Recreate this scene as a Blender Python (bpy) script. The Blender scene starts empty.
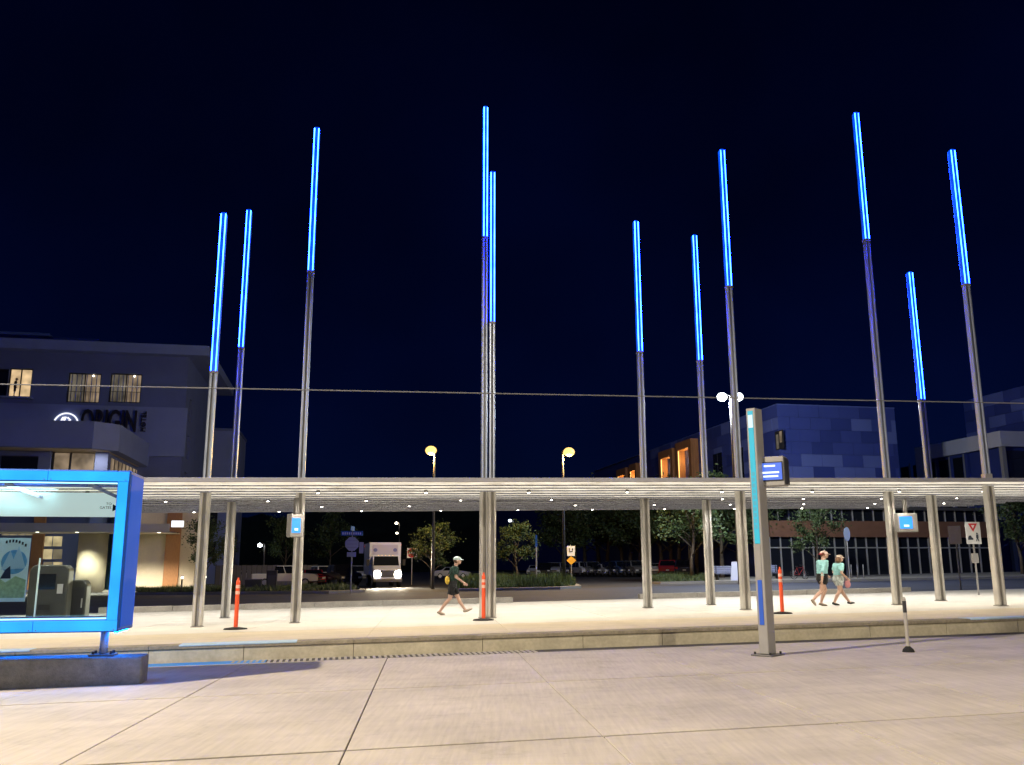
import bpy, math, random
from mathutils import Vector, Matrix
R = math.radians
random.seed(7)
scene = bpy.context.scene
col = scene.collection

# ------------------------------------------------------------------ camera
F = 892.0                                   # focal length in pixels of the 1024 px wide picture
CAM = Vector((0, 0, 1.785))
PITCH = math.atan((565 - 382.5) / F)
CM = Matrix.Rotation(math.pi / 2 + PITCH, 3, 'X') @ Matrix.Rotation(R(-.16), 3, 'Z')
cd = bpy.data.cameras.new('camera'); cam = bpy.data.objects.new('camera', cd); col.objects.link(cam)
cd.sensor_fit = 'HORIZONTAL'; cd.sensor_width = 36; cd.lens = F / 1024 * 36; cd.clip_end = 3000; cd.clip_start = .1
cam.matrix_world = Matrix.Translation(CAM) @ CM.to_4x4()
scene.camera = cam

# ------------------------------------------------------------------ night sky, moon, exposure
MOON_EL, MOON_AZ = 50, 205
w = bpy.data.worlds.new('World'); scene.world = w; w.use_nodes = True
nt = w.node_tree
sky = nt.nodes.new('ShaderNodeTexSky'); sky.sky_type = 'NISHITA'; sky.sun_disc = False
sky.sun_elevation = R(MOON_EL); sky.sun_rotation = R(MOON_AZ)
tint = nt.nodes.new('ShaderNodeMix'); tint.data_type = 'RGBA'; tint.blend_type = 'MULTIPLY'
tint.inputs[0].default_value = 1; tint.inputs[7].default_value = (.05, .16, 1.0, 1)
nt.links.new(sky.outputs[0], tint.inputs[6])
tc = nt.nodes.new('ShaderNodeTexCoord'); cn = nt.nodes.new('ShaderNodeTexNoise'); cn.inputs['Scale'].default_value = 3.5; cn.inputs['Detail'].default_value = 6
cr = nt.nodes.new('ShaderNodeMapRange'); cr.inputs[1].default_value = .35; cr.inputs[2].default_value = .7; cr.inputs[3].default_value = .8; cr.inputs[4].default_value = 1.35
cl = nt.nodes.new('ShaderNodeMix'); cl.data_type = 'RGBA'; cl.blend_type = 'MULTIPLY'; cl.inputs[0].default_value = 1      # thin uneven night cloud
nt.links.new(tc.outputs['Generated'], cn.inputs[0]); nt.links.new(cn.outputs[0], cr.inputs[0]); nt.links.new(tint.outputs[2], cl.inputs[6]); nt.links.new(cr.outputs[0], cl.inputs[7])
nt.links.new(cl.outputs[2], nt.nodes['Background'].inputs[0])
nt.nodes['Background'].inputs[1].default_value = .0026
sd = bpy.data.lights.new('moon', 'SUN'); so = bpy.data.objects.new('moon', sd); col.objects.link(so)
sd.energy = .13; sd.angle = R(.5); sd.color = (.32, .47, 1)
so.rotation_euler = (R(90 - MOON_EL), 0, R(180 - MOON_AZ))
vs = scene.view_settings
vs.view_transform = 'Standard'; vs.look = 'None'; vs.exposure = 0; vs.gamma = 1; vs.use_curve_mapping = False
scene.render.engine = 'CYCLES'
scene.cycles.use_denoising = True
scene.cycles.max_bounces = 6; scene.cycles.diffuse_bounces = 3; scene.cycles.glossy_bounces = 3
scene.cycles.transmission_bounces = 6; scene.cycles.transparent_max_bounces = 12
scene.cycles.sample_clamp_indirect = 4
scene.cycles.caustics_reflective = False; scene.cycles.caustics_refractive = False

# ------------------------------------------------------------------ geometry of the place
G = .0152                                   # the whole street climbs 1.5 % to the right
TH = R(10.96)                               # direction of the tram platform
HP, HB = .34, .28                           # heights of platform and of the streets behind it
def ray(x, y): return CM @ Vector(((x - 512) / F, -(y - 382.5) / F, -1))
def on(x, y, h=0):
    d = ray(x, y); t = (h - CAM.z) / (d.z - G * d.x); return CAM + d * t
def dep(x, y, Y):
    d = ray(x, y); return CAM + d * (Y / d.y)
O = on(512, 650.5)
CT, ST = math.cos(TH), math.sin(TH)
U = Vector((CT, ST, 0)); V = Vector((-ST, CT, 0))
def uvh(u, v, h=0, graded=True):
    x = O.x + u * CT - v * ST; y = O.y + u * ST + v * CT
    return Vector((x, y, (G * x if graded else 0) + h))
def touv(p): a = p - O; return a.x * CT + a.y * ST, -a.x * ST + a.y * CT
def ground(x, y, h=HB): return Vector((x, y, G * x + h))
def gpx(x, Y, h=HB):                        # a point on the ground at image column x and distance Y
    p = dep(x, 566, Y); return ground(p.x, p.y, h)
def hit(x, y, P0, D):                       # pixel onto the vertical plane through P0 along D -> (s, z)
    d = ray(x, y); n = Vector((-D.y, D.x, 0)); t = (P0 - CAM).dot(n) / d.dot(n); q = CAM + d * t
    return (q - P0).dot(D), q.z

# ------------------------------------------------------------------ materials
MATS = {}
def mat(name, c, rough=.6, metal=0, ns=0, na=.0, ns2=0, na2=0, bump=0, bs=40, emit=0, ec=None, spec=.5, stretch=None, trans=0, alpha=1, ior=1.45):
    if name in MATS: return MATS[name]
    m = bpy.data.materials.new(name); m.use_nodes = True; t = m.node_tree; N = t.nodes; L = t.links
    b = N['Principled BSDF']
    b.inputs['Base Color'].default_value = (*c, 1); b.inputs['Roughness'].default_value = rough
    b.inputs['Metallic'].default_value = metal; b.inputs['Specular IOR Level'].default_value = spec
    b.inputs['Transmission Weight'].default_value = trans; b.inputs['Alpha'].default_value = alpha; b.inputs['IOR'].default_value = ior
    if emit:
        b.inputs['Emission Color'].default_value = (*(ec or c), 1); b.inputs['Emission Strength'].default_value = emit
    geo = None
    def pos():
        nonlocal geo
        if geo is None:
            geo = N.new('ShaderNodeNewGeometry')
        return geo.outputs['Position']
    last = None
    for s, a, st in ((ns, na, stretch), (ns2, na2, None)):
        if not s: continue
        mp = N.new('ShaderNodeMapping'); L.new(pos(), mp.inputs[0])
        if st: mp.inputs['Scale'].default_value = st[:3]; mp.inputs['Rotation'].default_value = (0, 0, st[3])
        n = N.new('ShaderNodeTexNoise'); n.inputs['Scale'].default_value = s; n.inputs['Detail'].default_value = 5
        L.new(mp.outputs[0], n.inputs[0])
        r = N.new('ShaderNodeMapRange'); r.inputs[1].default_value = .25; r.inputs[2].default_value = .75
        r.inputs[3].default_value = 1 - a; r.inputs[4].default_value = 1 + a
        L.new(n.outputs[0], r.inputs[0])
        mx = N.new('ShaderNodeMix'); mx.data_type = 'RGBA'; mx.blend_type = 'MULTIPLY'; mx.inputs[0].default_value = 1
        if last: L.new(last, mx.inputs[6])
        else: mx.inputs[6].default_value = (*c, 1)
        L.new(r.outputs[0], mx.inputs[7]); last = mx.outputs[2]
        L.new(last, b.inputs['Base Color'])
    if bump:
        n = N.new('ShaderNodeTexNoise'); n.inputs['Scale'].default_value = bs; n.inputs['Detail'].default_value = 4; L.new(pos(), n.inputs[0])
        bp = N.new('ShaderNodeBump'); bp.inputs['Strength'].default_value = bump; bp.inputs['Distance'].default_value = .02
        L.new(n.outputs[0], bp.inputs['Height']); L.new(bp.outputs[0], b.inputs['Normal'])
    MATS[name] = m; return m

M_road = mat('road_concrete', (.462, .415, .348), .8, ns=6, na=.10, stretch=(3.2, .22, 1, R(-24)), ns2=.55, na2=.16, bump=.25, bs=90)
def weather(m, amt_spot, amt_streak, amt_slab):
    t = m.node_tree; N = t.nodes; L = t.links; b = N['Principled BSDF']; src = b.inputs['Base Color'].links[0].from_socket
    geo = N.new('ShaderNodeNewGeometry')
    def mul(a, fac_socket, lo, hi, f0, f1):
        r = N.new('ShaderNodeMapRange'); r.inputs[1].default_value = f0; r.inputs[2].default_value = f1; r.inputs[3].default_value = lo; r.inputs[4].default_value = hi; L.new(fac_socket, r.inputs[0])
        x = N.new('ShaderNodeMix'); x.data_type = 'RGBA'; x.blend_type = 'MULTIPLY'; x.inputs[0].default_value = 1; L.new(a, x.inputs[6]); L.new(r.outputs[0], x.inputs[7]); return x.outputs[2]
    v = N.new('ShaderNodeTexVoronoi'); v.inputs['Scale'].default_value = 1.7; L.new(geo.outputs['Position'], v.inputs[0]); src = mul(src, v.outputs['Distance'], 1 - amt_spot, 1, .03, .055)
    mp = N.new('ShaderNodeMapping'); mp.vector_type = 'TEXTURE'; mp.inputs['Rotation'].default_value = (0, 0, TH); mp.inputs['Scale'].default_value = (9, .35, 1); L.new(geo.outputs['Position'], mp.inputs[0])
    n = N.new('ShaderNodeTexNoise'); n.inputs['Scale'].default_value = 1; n.inputs['Detail'].default_value = 3; L.new(mp.outputs[0], n.inputs[0]); src = mul(src, n.outputs[0], 1 - amt_streak, 1.03, .34, .52)
    n2 = N.new('ShaderNodeTexNoise'); n2.inputs['Scale'].default_value = .9; n2.inputs['Detail'].default_value = 8; n2.inputs['Roughness'].default_value = .75; L.new(geo.outputs['Position'], n2.inputs[0]); src = mul(src, n2.outputs[0], 1 - amt_spot, 1.0, .36, .46)
    o = N.new('ShaderNodeObjectInfo'); src = mul(src, o.outputs['Random'], 1 - amt_slab, 1 + amt_slab, 0, 1)
    L.new(src, b.inputs['Base Color'])
weather(M_road, .13, .03, .03)
M_joint = mat('joint_filler', (.10, .09, .08), .9)
M_plat = mat('platform_concrete', (.60, .575, .52), .75, ns=1.1, na=.06, ns2=7, na2=.05, bump=.15, bs=80)
M_platedge = mat('platform_edge_concrete', (.62, .54, .40), .75, ns=1.3, na=.06, ns2=9, na2=.06, bump=.2, bs=80)
M_curb = mat('curb_concrete', (.47, .425, .31), .85, ns=2.2, na=.18, ns2=14, na2=.12, bump=.4, bs=60)
weather(M_plat, .05, .04, .02); weather(M_platedge, .06, .05, .02)
M_nosing = mat('nosing_stone', (.27, .235, .17), .8, ns=3, na=.3, ns2=18, na2=.2, bump=.4, bs=50)
M_paleblue = mat('pale_blue_strip', (.42, .56, .66), .6, ns=8, na=.12)
M_bluerefl = mat('blue_reflection_tint', (.02, .22, .62), .5, ns=8, na=.15)
M_kerb = mat('kerb_concrete', (.42, .39, .34), .85, ns=2.5, na=.2, ns2=15, na2=.12, bump=.3, bs=60)
M_steel = mat('galvanised_steel', (.62, .60, .56), .42, .55, ns=3, na=.10, bump=.08, bs=30)
M_steeld = mat('dark_web_steel', (.30, .29, .27), .5, .5, ns=3, na=.1)
M_asphalt = mat('asphalt', (.045, .052, .085), .75, ns=.35, na=.25, ns2=30, na2=.15, bump=.3, bs=120)
M_asphaltw = mat('worn_asphalt', (.06, .058, .062), .75, ns=.35, na=.25, ns2=30, na2=.15, bump=.3, bs=120)
M_walk = mat('sidewalk_concrete', (.26, .25, .23), .85, ns=.8, na=.15, ns2=20, na2=.1)
M_soil = mat('lawn_soil', (.030, .040, .018), .95, ns=1.5, na=.4)
M_black = mat('black_plastic', (.015, .015, .016), .5)
M_rubber = mat('rubber', (.012, .012, .012), .85, ns=20, na=.2)
M_dark = mat('dark_metal', (.05, .05, .055), .45, .5)
M_grey = mat('grey_powder_coat', (.33, .32, .31), .45, .2, ns=6, na=.05)
M_greyd = mat('dark_grey_metal', (.14, .135, .13), .45, .4, ns=6, na=.08)
M_glassd = mat('dark_window_glass', (.012, .014, .02), .06, spec=.8)
M_white = mat('white_paint', (.78, .78, .76), .4, ns=5, na=.03)
M_orange = mat('orange_plastic', (.85, .10, .03), .45, ns=9, na=.06)
M_reflect = mat('reflective_band', (.85, .5, .42), .3)

# ------------------------------------------------------------------ mesh helpers
class MB:
    def __init__(s): s.v = []; s.f = []; s.m = []
    def add(s, vs, fs, mi=0):
        k = len(s.v); s.v += [Vector(p) for p in vs]; s.f += [[i + k for i in q] for q in fs]; s.m += [mi] * len(fs); return s
    def box(s, x0, x1, y0, y1, z0, z1, mi=0):
        return s.add([(x, y, z) for z in (z0, z1) for y in (y0, y1) for x in (x0, x1)],
                     [(0, 2, 3, 1), (4, 5, 7, 6), (0, 1, 5, 4), (2, 6, 7, 3), (0, 4, 6, 2), (1, 3, 7, 5)], mi)
    def prism(s, pts, y0, y1, mi=0):        # polygon in x,z pulled along y
        n = len(pts); vs = [(p[0], y0, p[1]) for p in pts] + [(p[0], y1, p[1]) for p in pts]
        return s.add(vs, [list(range(n)), list(range(2 * n - 1, n - 1, -1))] + [(i, i + n, (i + 1) % n + n, (i + 1) % n) for i in range(n)], mi)
    def slab(s, pts, z0, z1, mi=0):         # polygon in x,y pulled along z
        n = len(pts); vs = [(p[0], p[1], z0) for p in pts] + [(p[0], p[1], z1) for p in pts]
        return s.add(vs, [list(range(n - 1, -1, -1)), list(range(n, 2 * n))] + [(i, (i + 1) % n, (i + 1) % n + n, i + n) for i in range(n)], mi)
    def quad(s, a, b, c, d, mi=0): return s.add([a, b, c, d], [(0, 1, 2, 3)], mi)
    def tube(s, pts, rad, n=8, mi=0, sq=1.0, cap=True):
        pts = [Vector(p) for p in pts]
        if not hasattr(rad, '__len__'): rad = [rad] * len(pts)
        rings = []
        for i, p in enumerate(pts):
            a = pts[max(i - 1, 0)]; b = pts[min(i + 1, len(pts) - 1)]; d = (b - a).normalized()
            x = d.cross(Vector((0, 0, 1)) if abs(d.z) < .95 else Vector((0, 1, 0))).normalized(); y = d.cross(x)
            r = rad[i] if hasattr(rad[i], '__len__') else (rad[i], rad[i] * sq)
            rings.append([p + x * math.cos(q * 2 * math.pi / n) * r[0] + y * math.sin(q * 2 * math.pi / n) * r[1] for q in range(n)])
        return s.rings(rings, mi, cap)
    def rings(s, rings, mi=0, cap=True):
        n = len(rings[0]); vs = [p for r in rings for p in r]; fs = []
        for i in range(len(rings) - 1):
            for q in range(n): fs.append((i * n + q, i * n + (q + 1) % n, (i + 1) * n + (q + 1) % n, (i + 1) * n + q))
        if cap: fs.append(list(range(n - 1, -1, -1))); fs.append(list(range(len(vs) - n, len(vs))))
        return s.add(vs, fs, mi)
    def ball(s, c, r, n=10, mi=0):
        c = Vector(c); r = r if hasattr(r, '__len__') else (r, r, r); k = n // 2 + 1
        return s.rings([[c + Vector((r[0] * math.sin(max(.02, min(math.pi - .02, math.pi * i / k))) * math.cos(2 * math.pi * q / n), r[1] * math.sin(max(.02, min(math.pi - .02, math.pi * i / k))) * math.sin(2 * math.pi * q / n), -r[2] * math.cos(math.pi * i / k))) for q in range(n)] for i in range(k + 1)], mi)
    def disc(s, c, r, n=16, axis='y', t=.01, mi=0):
        c = Vector(c); d = {'x': Vector((1, 0, 0)), 'y': Vector((0, 1, 0)), 'z': Vector((0, 0, 1))}[axis]
        return s.tube([c - d * t / 2, c + d * t / 2], r, n, mi)
    def wall(s, x0, x1, z0, z1, holes, y=0, rev=.2, mi=0):   # a front with real openings and reveals, facing -y
        xs = sorted({x0, x1, *[min(max(h[i], x0), x1) for h in holes for i in (0, 1)]}); zs = sorted({z0, z1, *[min(max(h[i], z0), z1) for h in holes for i in (2, 3)]})
        for i in range(len(xs) - 1):
            for j in range(len(zs) - 1):
                cx = (xs[i] + xs[i + 1]) / 2; cz = (zs[j] + zs[j + 1]) / 2
                if any(h[0] < cx < h[1] and h[2] < cz < h[3] for h in holes): continue
                s.quad((xs[i], y, zs[j]), (xs[i + 1], y, zs[j]), (xs[i + 1], y, zs[j + 1]), (xs[i], y, zs[j + 1]), mi)
        for a, b, c, d in holes:
            s.quad((a, y, c), (a, y + rev, c), (b, y + rev, c), (b, y, c), mi); s.quad((a, y, d), (b, y, d), (b, y + rev, d), (a, y + rev, d), mi)
            s.quad((a, y, c), (a, y, d), (a, y + rev, d), (a, y + rev, c), mi); s.quad((b, y, c), (b, y + rev, c), (b, y + rev, d), (b, y, d), mi)
        return s
    def turn(s, m): s.v = [m @ p for p in s.v]; return s
    def mesh(s, name, mats, smooth=False, xf=None):
        me = bpy.data.meshes.new(name); me.from_pydata([tuple(xf(*p) if xf else p) for p in s.v], [], s.f)
        for m in (mats if isinstance(mats, (list, tuple)) else [mats]): me.materials.append(m)
        me.polygons.foreach_set('material_index', s.m)
        if smooth: me.polygons.foreach_set('use_smooth', [True] * len(s.f))
        me.update(); return me
    def build(s, name, mats, parent=None, smooth=False, xf=None, bevel=0):
        return link(name, s.mesh(name, mats, smooth, xf), parent, bevel)
def link(name, data, parent=None, bevel=0):
    o = bpy.data.objects.new(name, data); col.objects.link(o)
    if parent: o.parent = parent
    if bevel:
        b = o.modifiers.new('bevel', 'BEVEL'); b.width = bevel; b.segments = 2; b.limit_method = 'ANGLE'
    return o
def tag(o, label, cat, group=None):
    o['label'] = label; o['category'] = cat
    if group: o['group'] = group
    return o
def thing(name, label, cat, loc=(0, 0, 0), rz=0, group=None):
    o = bpy.data.objects.new(name, None); col.objects.link(o); o.location = loc; o.rotation_euler = (0, 0, rz); o.empty_display_size = .3
    return tag(o, label, cat, group)
def struct(o): o['kind'] = 'structure'; return o
def stuff(o): o['kind'] = 'stuff'; return o
def copy_tree(o, parent=None):
    c = o.copy(); col.objects.link(c); c.parent = parent
    for ch in list(o.children): copy_tree(ch, c)
    return c
def box(name, m, parent, x0, x1, y0, y1, z0, z1, bevel=0): return MB().box(x0, x1, y0, y1, z0, z1).build(name, m, parent, bevel=bevel)
def lamp(kind, energy, color, parent, loc, rot=(0, 0, 0), size=.1, spot=None, blend=.5, spread=None):
    d = bpy.data.lights.new('lamp_light', kind); d.energy = energy; d.color = color
    if kind == 'AREA':
        d.shape = 'DISK'; d.size = size
        if spread: d.spread = spread
    else: d.shadow_soft_size = size
    if spot: d.spot_size = spot; d.spot_blend = blend
    o = bpy.data.objects.new('lamp_light', d); col.objects.link(o); o.parent = parent; o.location = loc; o.rotation_euler = rot
    return o
def emis(name, c, e): return mat(name, (.02, .02, .02), .5, emit=e, ec=c)
def text(name, body, size, m, parent, loc, rot, depth=.02, space=1.0, align='LEFT', sx=1.0):
    cu = bpy.data.curves.new(name, 'FONT'); cu.body = body; cu.size = size; cu.extrude = depth / 2; cu.space_character = space; cu.align_x = align
    cu.resolution_u = 3; cu.offset = size * .012 if size > .5 else 0
    t = bpy.data.objects.new(name, cu); col.objects.link(t)
    bpy.context.view_layer.update()
    me = bpy.data.meshes.new_from_object(t.evaluated_get(bpy.context.evaluated_depsgraph_get()))
    bpy.data.objects.remove(t)
    me.materials.clear(); me.materials.append(m)
    o = link(name, me, parent); o.location = loc; o.rotation_euler = rot; o.scale = (sx, 1, 1); return o

# ================================================================== GROUND
def graded(u, v, h): return uvh(u, v, h)
def sheet(name, m, u0, u1, v0, v1, h, parent=None, n=1):
    o = MB().quad((u0, v0, h), (u1, v0, h), (u1, v1, h), (u0, v1, h)).build(name, m, parent, xf=graded); return o
# the earth sheet reaches to the horizon
struct(MB().quad((-1500, -300, -.35), (1500, -300, -.35), (1500, 2400, -.35), (-1500, 2400, -.35)).build('ground', M_soil, xf=graded))
road = struct(MB().box(-70, 70, -40, .02, -.3, -.018).build('road', M_joint, xf=graded))
# concrete slabs of the roadway, skewed cross joints as in the photo
SK = .10; JG = .008; JV = .036
vrows = [0, -5.25, -9.8, -14.4, -19, -23.6, -28.2]
def slabpoly(ua, ub, va, vb, g=JG): return [(ua + SK * va + g, va - g * 0), (ub + SK * va - g, va), (ub + SK * vb - g, vb), (ua + SK * vb + g, vb)]
us = [-2.61 + 2.68 * k for k in range(-11, 12)]
for j in range(len(vrows) - 1):
    for i in range(len(us) - 1):
        if j > 3 and abs(i - 11) > 6: continue
        va, vb = vrows[j + 1] + JV, vrows[j] - JV - (.55 if j == 0 else 0)
        dz = random.uniform(-.002, .002)
        MB().slab(slabpoly(us[i], us[i + 1], va, vb), -.2, dz).build('slab', M_road, road, xf=graded, bevel=.006)
# slot drain and gutter at the foot of the curb
uA, uB = touv(on(232, 662))[0], touv(on(532, 650))[0]
box('gutter_channel', M_joint, road, 0, 0, 0, 0, 0, 0).data = MB().box(-60, 60, -.58, -.005, -.2, -.006).mesh('gutter_channel', mat('gutter_concrete', (.075, .07, .066), .85, ns=2, na=.2), xf=graded)
mb = MB(); k = uA
while k < uB:
    mb.box(k, k + .055, -.55, -.03, -.007, .006); k += .115
stuff(mb.build('drain_bars', M_kerb, road, xf=graded))
MB().box(-30, touv(on(266, 661))[0], -.62, -.08, -.0055, .004).build('blue_reflection', M_bluerefl, road, xf=graded)  # blue reflection along the curb foot, put in as a flat coloured strip

# platform: body, edge blocks, nosing, paving slabs
VR = 16.4
platform = struct(MB().box(-60, 60, .03, VR, -.2, HP - .03).build('platform', M_joint, xf=graded))
k = 0; u = -30.3
while u < 32:
    wd = 2.25 + .45 * math.sin(k * 1.7)
    MB().box(u + .006, u + wd - .006, 0, .35, -.1, HP - .085).build('curb_block', M_curb, platform, xf=graded, bevel=.006)
    MB().box(u + .002, u + wd - .002, -.025, .42, HP - .08, HP - .002).build('nosing', M_nosing, platform, xf=graded, bevel=.01)
    u += wd; k += 1
for a, b in ((-16, touv(on(30, 650, HP))[0]), (touv(on(177, 646, HP))[0], touv(on(297, 641, HP))[0]), (touv(on(985, 620, HP))[0], 22)):
    MB().box(a, b, -.035, .43, HP - .03, HP + .004).build('nosing_strip', M_paleblue, platform, xf=graded, bevel=.008)  # thin pale blue strips over parts of the nosing
us2 = [-31 + 3.1 * i for i in range(22)]; vs2 = [.425, 3.4, 6.8, 10.2, 13.4, VR]
for j in range(len(vs2) - 1):
    for i in range(len(us2) - 1):
        MB().slab(slabpoly(us2[i], us2[i + 1], vs2[j] + .004, vs2[j + 1] - .004, .005), HP - .05, HP).build('slab', M_platedge if j == 0 else M_plat, platform, xf=graded)

# streets behind
struct(sheet('back_street', M_asphalt, -90, 110, VR, VR + 20.5, HB - .02))
FAR0 = VR + 20.5
struct(MB().box(-140, 150, FAR0, 380, HB - .6, HB - .03).build('parking_lot', M_asphaltw, xf=graded))
crossing = struct(sheet('side_street', M_asphaltw, 0, 1, 0, 1, 0))
pA, pB = [touv(gpx(x, 60)) for x in (362, 455)]
crossing.data = MB().quad((pA[0], FAR0 - .4, HB - .012), (pB[0], FAR0 - .4, HB - .012), (pB[0] + 7, 190, HB - .012), (pA[0] + 7, 190, HB - .012)).mesh('side_street', M_asphaltw, xf=graded)

# rear kerbs of the platform
def kerb(label, x0, y0, x1, y1, hh=.2):
    a = touv(on(x0, y0, HP)); b = touv(on(x1, y1, HP))
    t = thing('kerb', label, 'kerb')
    n = max(1, round((b[0] - a[0]) / 2.4))
    for i in range(n):
        ua, ub = [a[0] + (b[0] - a[0]) * (i + q) / n for q in (0, 1)]
        v0 = VR - .32; MB().box(ua + .006, ub - .006, v0, v0 + .30, HP - .1, HP + hh + random.uniform(-.004, .004)).build('kerb_stone', M_kerb, t, xf=graded, bevel=.012)
kerb('long low concrete kerb behind the platform on the hotel side', 100, 613, 511, 602)
kerb('low concrete kerb behind the platform on the storefront side', 659, 601, 962, 594)

# planted islands and sidewalks beyond the back street
def island(name, label, pts, h=.14):
    P = [touv(p) for p in pts]
    o = MB().slab(P, HB - .1, HB + h).build(name, M_walk, xf=graded)
    struct(o); c = (sum(p[0] for p in P) / len(P), sum(p[1] for p in P) / len(P))
    Q = [(c[0] + (p[0] - c[0]) * .985 + .25 * (1 if p[0] < c[0] else -1), c[1] + (p[1] - c[1]) * .9) for p in P]
    MB().slab(Q, HB, HB + h + .02).build('soil', M_soil, o, xf=graded)
    return Q
isl1 = island('traffic_island', '', [gpx(452, 56), gpx(560, 56), gpx(581, 58.5), gpx(577, 64), gpx(560, 72), gpx(448, 72)])
isl2 = island('traffic_island', '', [gpx(135, 62), gpx(330, 56.5), gpx(366, 58), gpx(358, 64), gpx(330, 67), gpx(130, 73)])
isl3 = island('traffic_island', '', [gpx(646, 66), gpx(660, 65), gpx(712, 65), gpx(708, 74), gpx(655, 74)])
struct(MB().slab([touv(gpx(712, 64.8)), touv(gpx(1060, 62)), touv(gpx(1060, 80)), touv(gpx(712, 80))], HB - .1, HB + .13).build('sidewalk', M_walk, xf=graded))
struct(MB().slab([touv(gpx(-60, 74)), touv(gpx(205, 71)), touv(gpx(215, 90)), touv(gpx(-60, 96))], HB - .1, HB + .12).build('hotel_forecourt', M_walk, xf=graded))

# ================================================================== CANOPY
CZ = 3.86; VC0, VC1 = 3.0, 14.8; UC0, UC1 = -24, 34
M_deck = mat('canopy_deck_metal', (.72, .72, .74), .6, .0, ns=30, na=.22, ns2=1.2, na2=.06, bump=.5, bs=22)
M_deckglow = mat('deck_added_glow', (.84, .82, .76), .6, ns=24, na=.45, ns2=2, na2=.1, bump=.8, bs=22, emit=.55, ec=(1, .93, .78))  # front deck rows carry an added glow that brightens the near underside
M_purlin = mat('canopy_purlin_steel', (.34, .35, .41), .5, .2, ns=22, na=.5, bump=.4, bs=25)
M_fascia = mat('canopy_fascia', (.36, .36, .40), .5, .4, ns=4, na=.08)
M_downlight = emis('downlight_lens', (1, .92, .78), 30)
canopy = thing('platform_canopy', 'long flat steel canopy with ribbed bright underside over the platform', 'canopy', uvh(0, VC0, CZ, False), TH)
canopy.rotation_euler = (0, -math.atan(G * CT), TH)
LC = UC1 - UC0; WC = VC1 - VC0
box('fascia', M_fascia, canopy, UC0, UC1, -.06, 0, -.012, .10, bevel=.01)
box('rear_fascia', M_fascia, canopy, UC0, UC1 - 14, WC, WC + .06, -.05, .12)
np_ = 13
pd = WC / np_
pm, pl_ = [MB().box(.008, 5.8 - .008, .012, pd - .012, 0, .05).mesh('deck_panel', m) for m in (M_deck, M_deckglow)]
# ribs: shallow steel purlins that run the length of each bay, deeper towards the back
for j in range(np_):
    dp = .022 + .03 * j / np_
    rm = MB().box(0, 5.8, -.03, .03, -dp, 0).box(0, 5.8, -.04, .04, -dp - .006, -dp).mesh('purlin', M_purlin)
    for i in range(10):
        if i >= 8 and j > np_ - 1 - (i - 7) * 3: continue
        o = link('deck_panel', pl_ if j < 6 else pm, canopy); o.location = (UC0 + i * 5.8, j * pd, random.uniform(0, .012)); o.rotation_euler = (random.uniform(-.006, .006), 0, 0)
        if j: r = link('purlin', rm, canopy); r.location = (UC0 + i * 5.8, j * pd, 0)
box('roof_sheet', M_greyd, canopy, UC0, UC1 - 12, .0, WC, .068, .098)
POLE_PX = [(197, 627), (225, 618), (295, 623), (487, 618), (648, 608), (711, 605), (746, 610), (898, 605), (941, 601), (1001, 606)]
dl = MB().tube([(0, 0, -.02), (0, 0, .06)], .05, 14).mesh('downlight_housing', M_greyd)
dle = MB().disc((0, 0, -.026), .036, 14, 'z', .008).mesh('lens', M_downlight)
k = 0
for i in range(18):
    for j, vv in enumerate((2.5, 5.6, 8.4, 11.1)):
        uu = UC0 + 2.0 + i * 2.95 + (j % 2) * 1.4
        if uu > UC1 - 1 or (uu > 20 and j >= 2): continue
        q_ = uvh(uu, VC0 + vv + .2)
        if any((on(bx, by, HP) - q_).xy.length < .75 for bx, by in POLE_PX): continue
        d = link('downlight', dl, canopy); d.location = (uu, vv + .2, -.045)
        link('lens', dle, d)
        lamp('SPOT', 165 if j == 0 else 200, (1, .89, .74) if j == 0 else (1, .94, .86), d, (0, 0, -.04), size=.06, spot=R(150), blend=.6)

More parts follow.
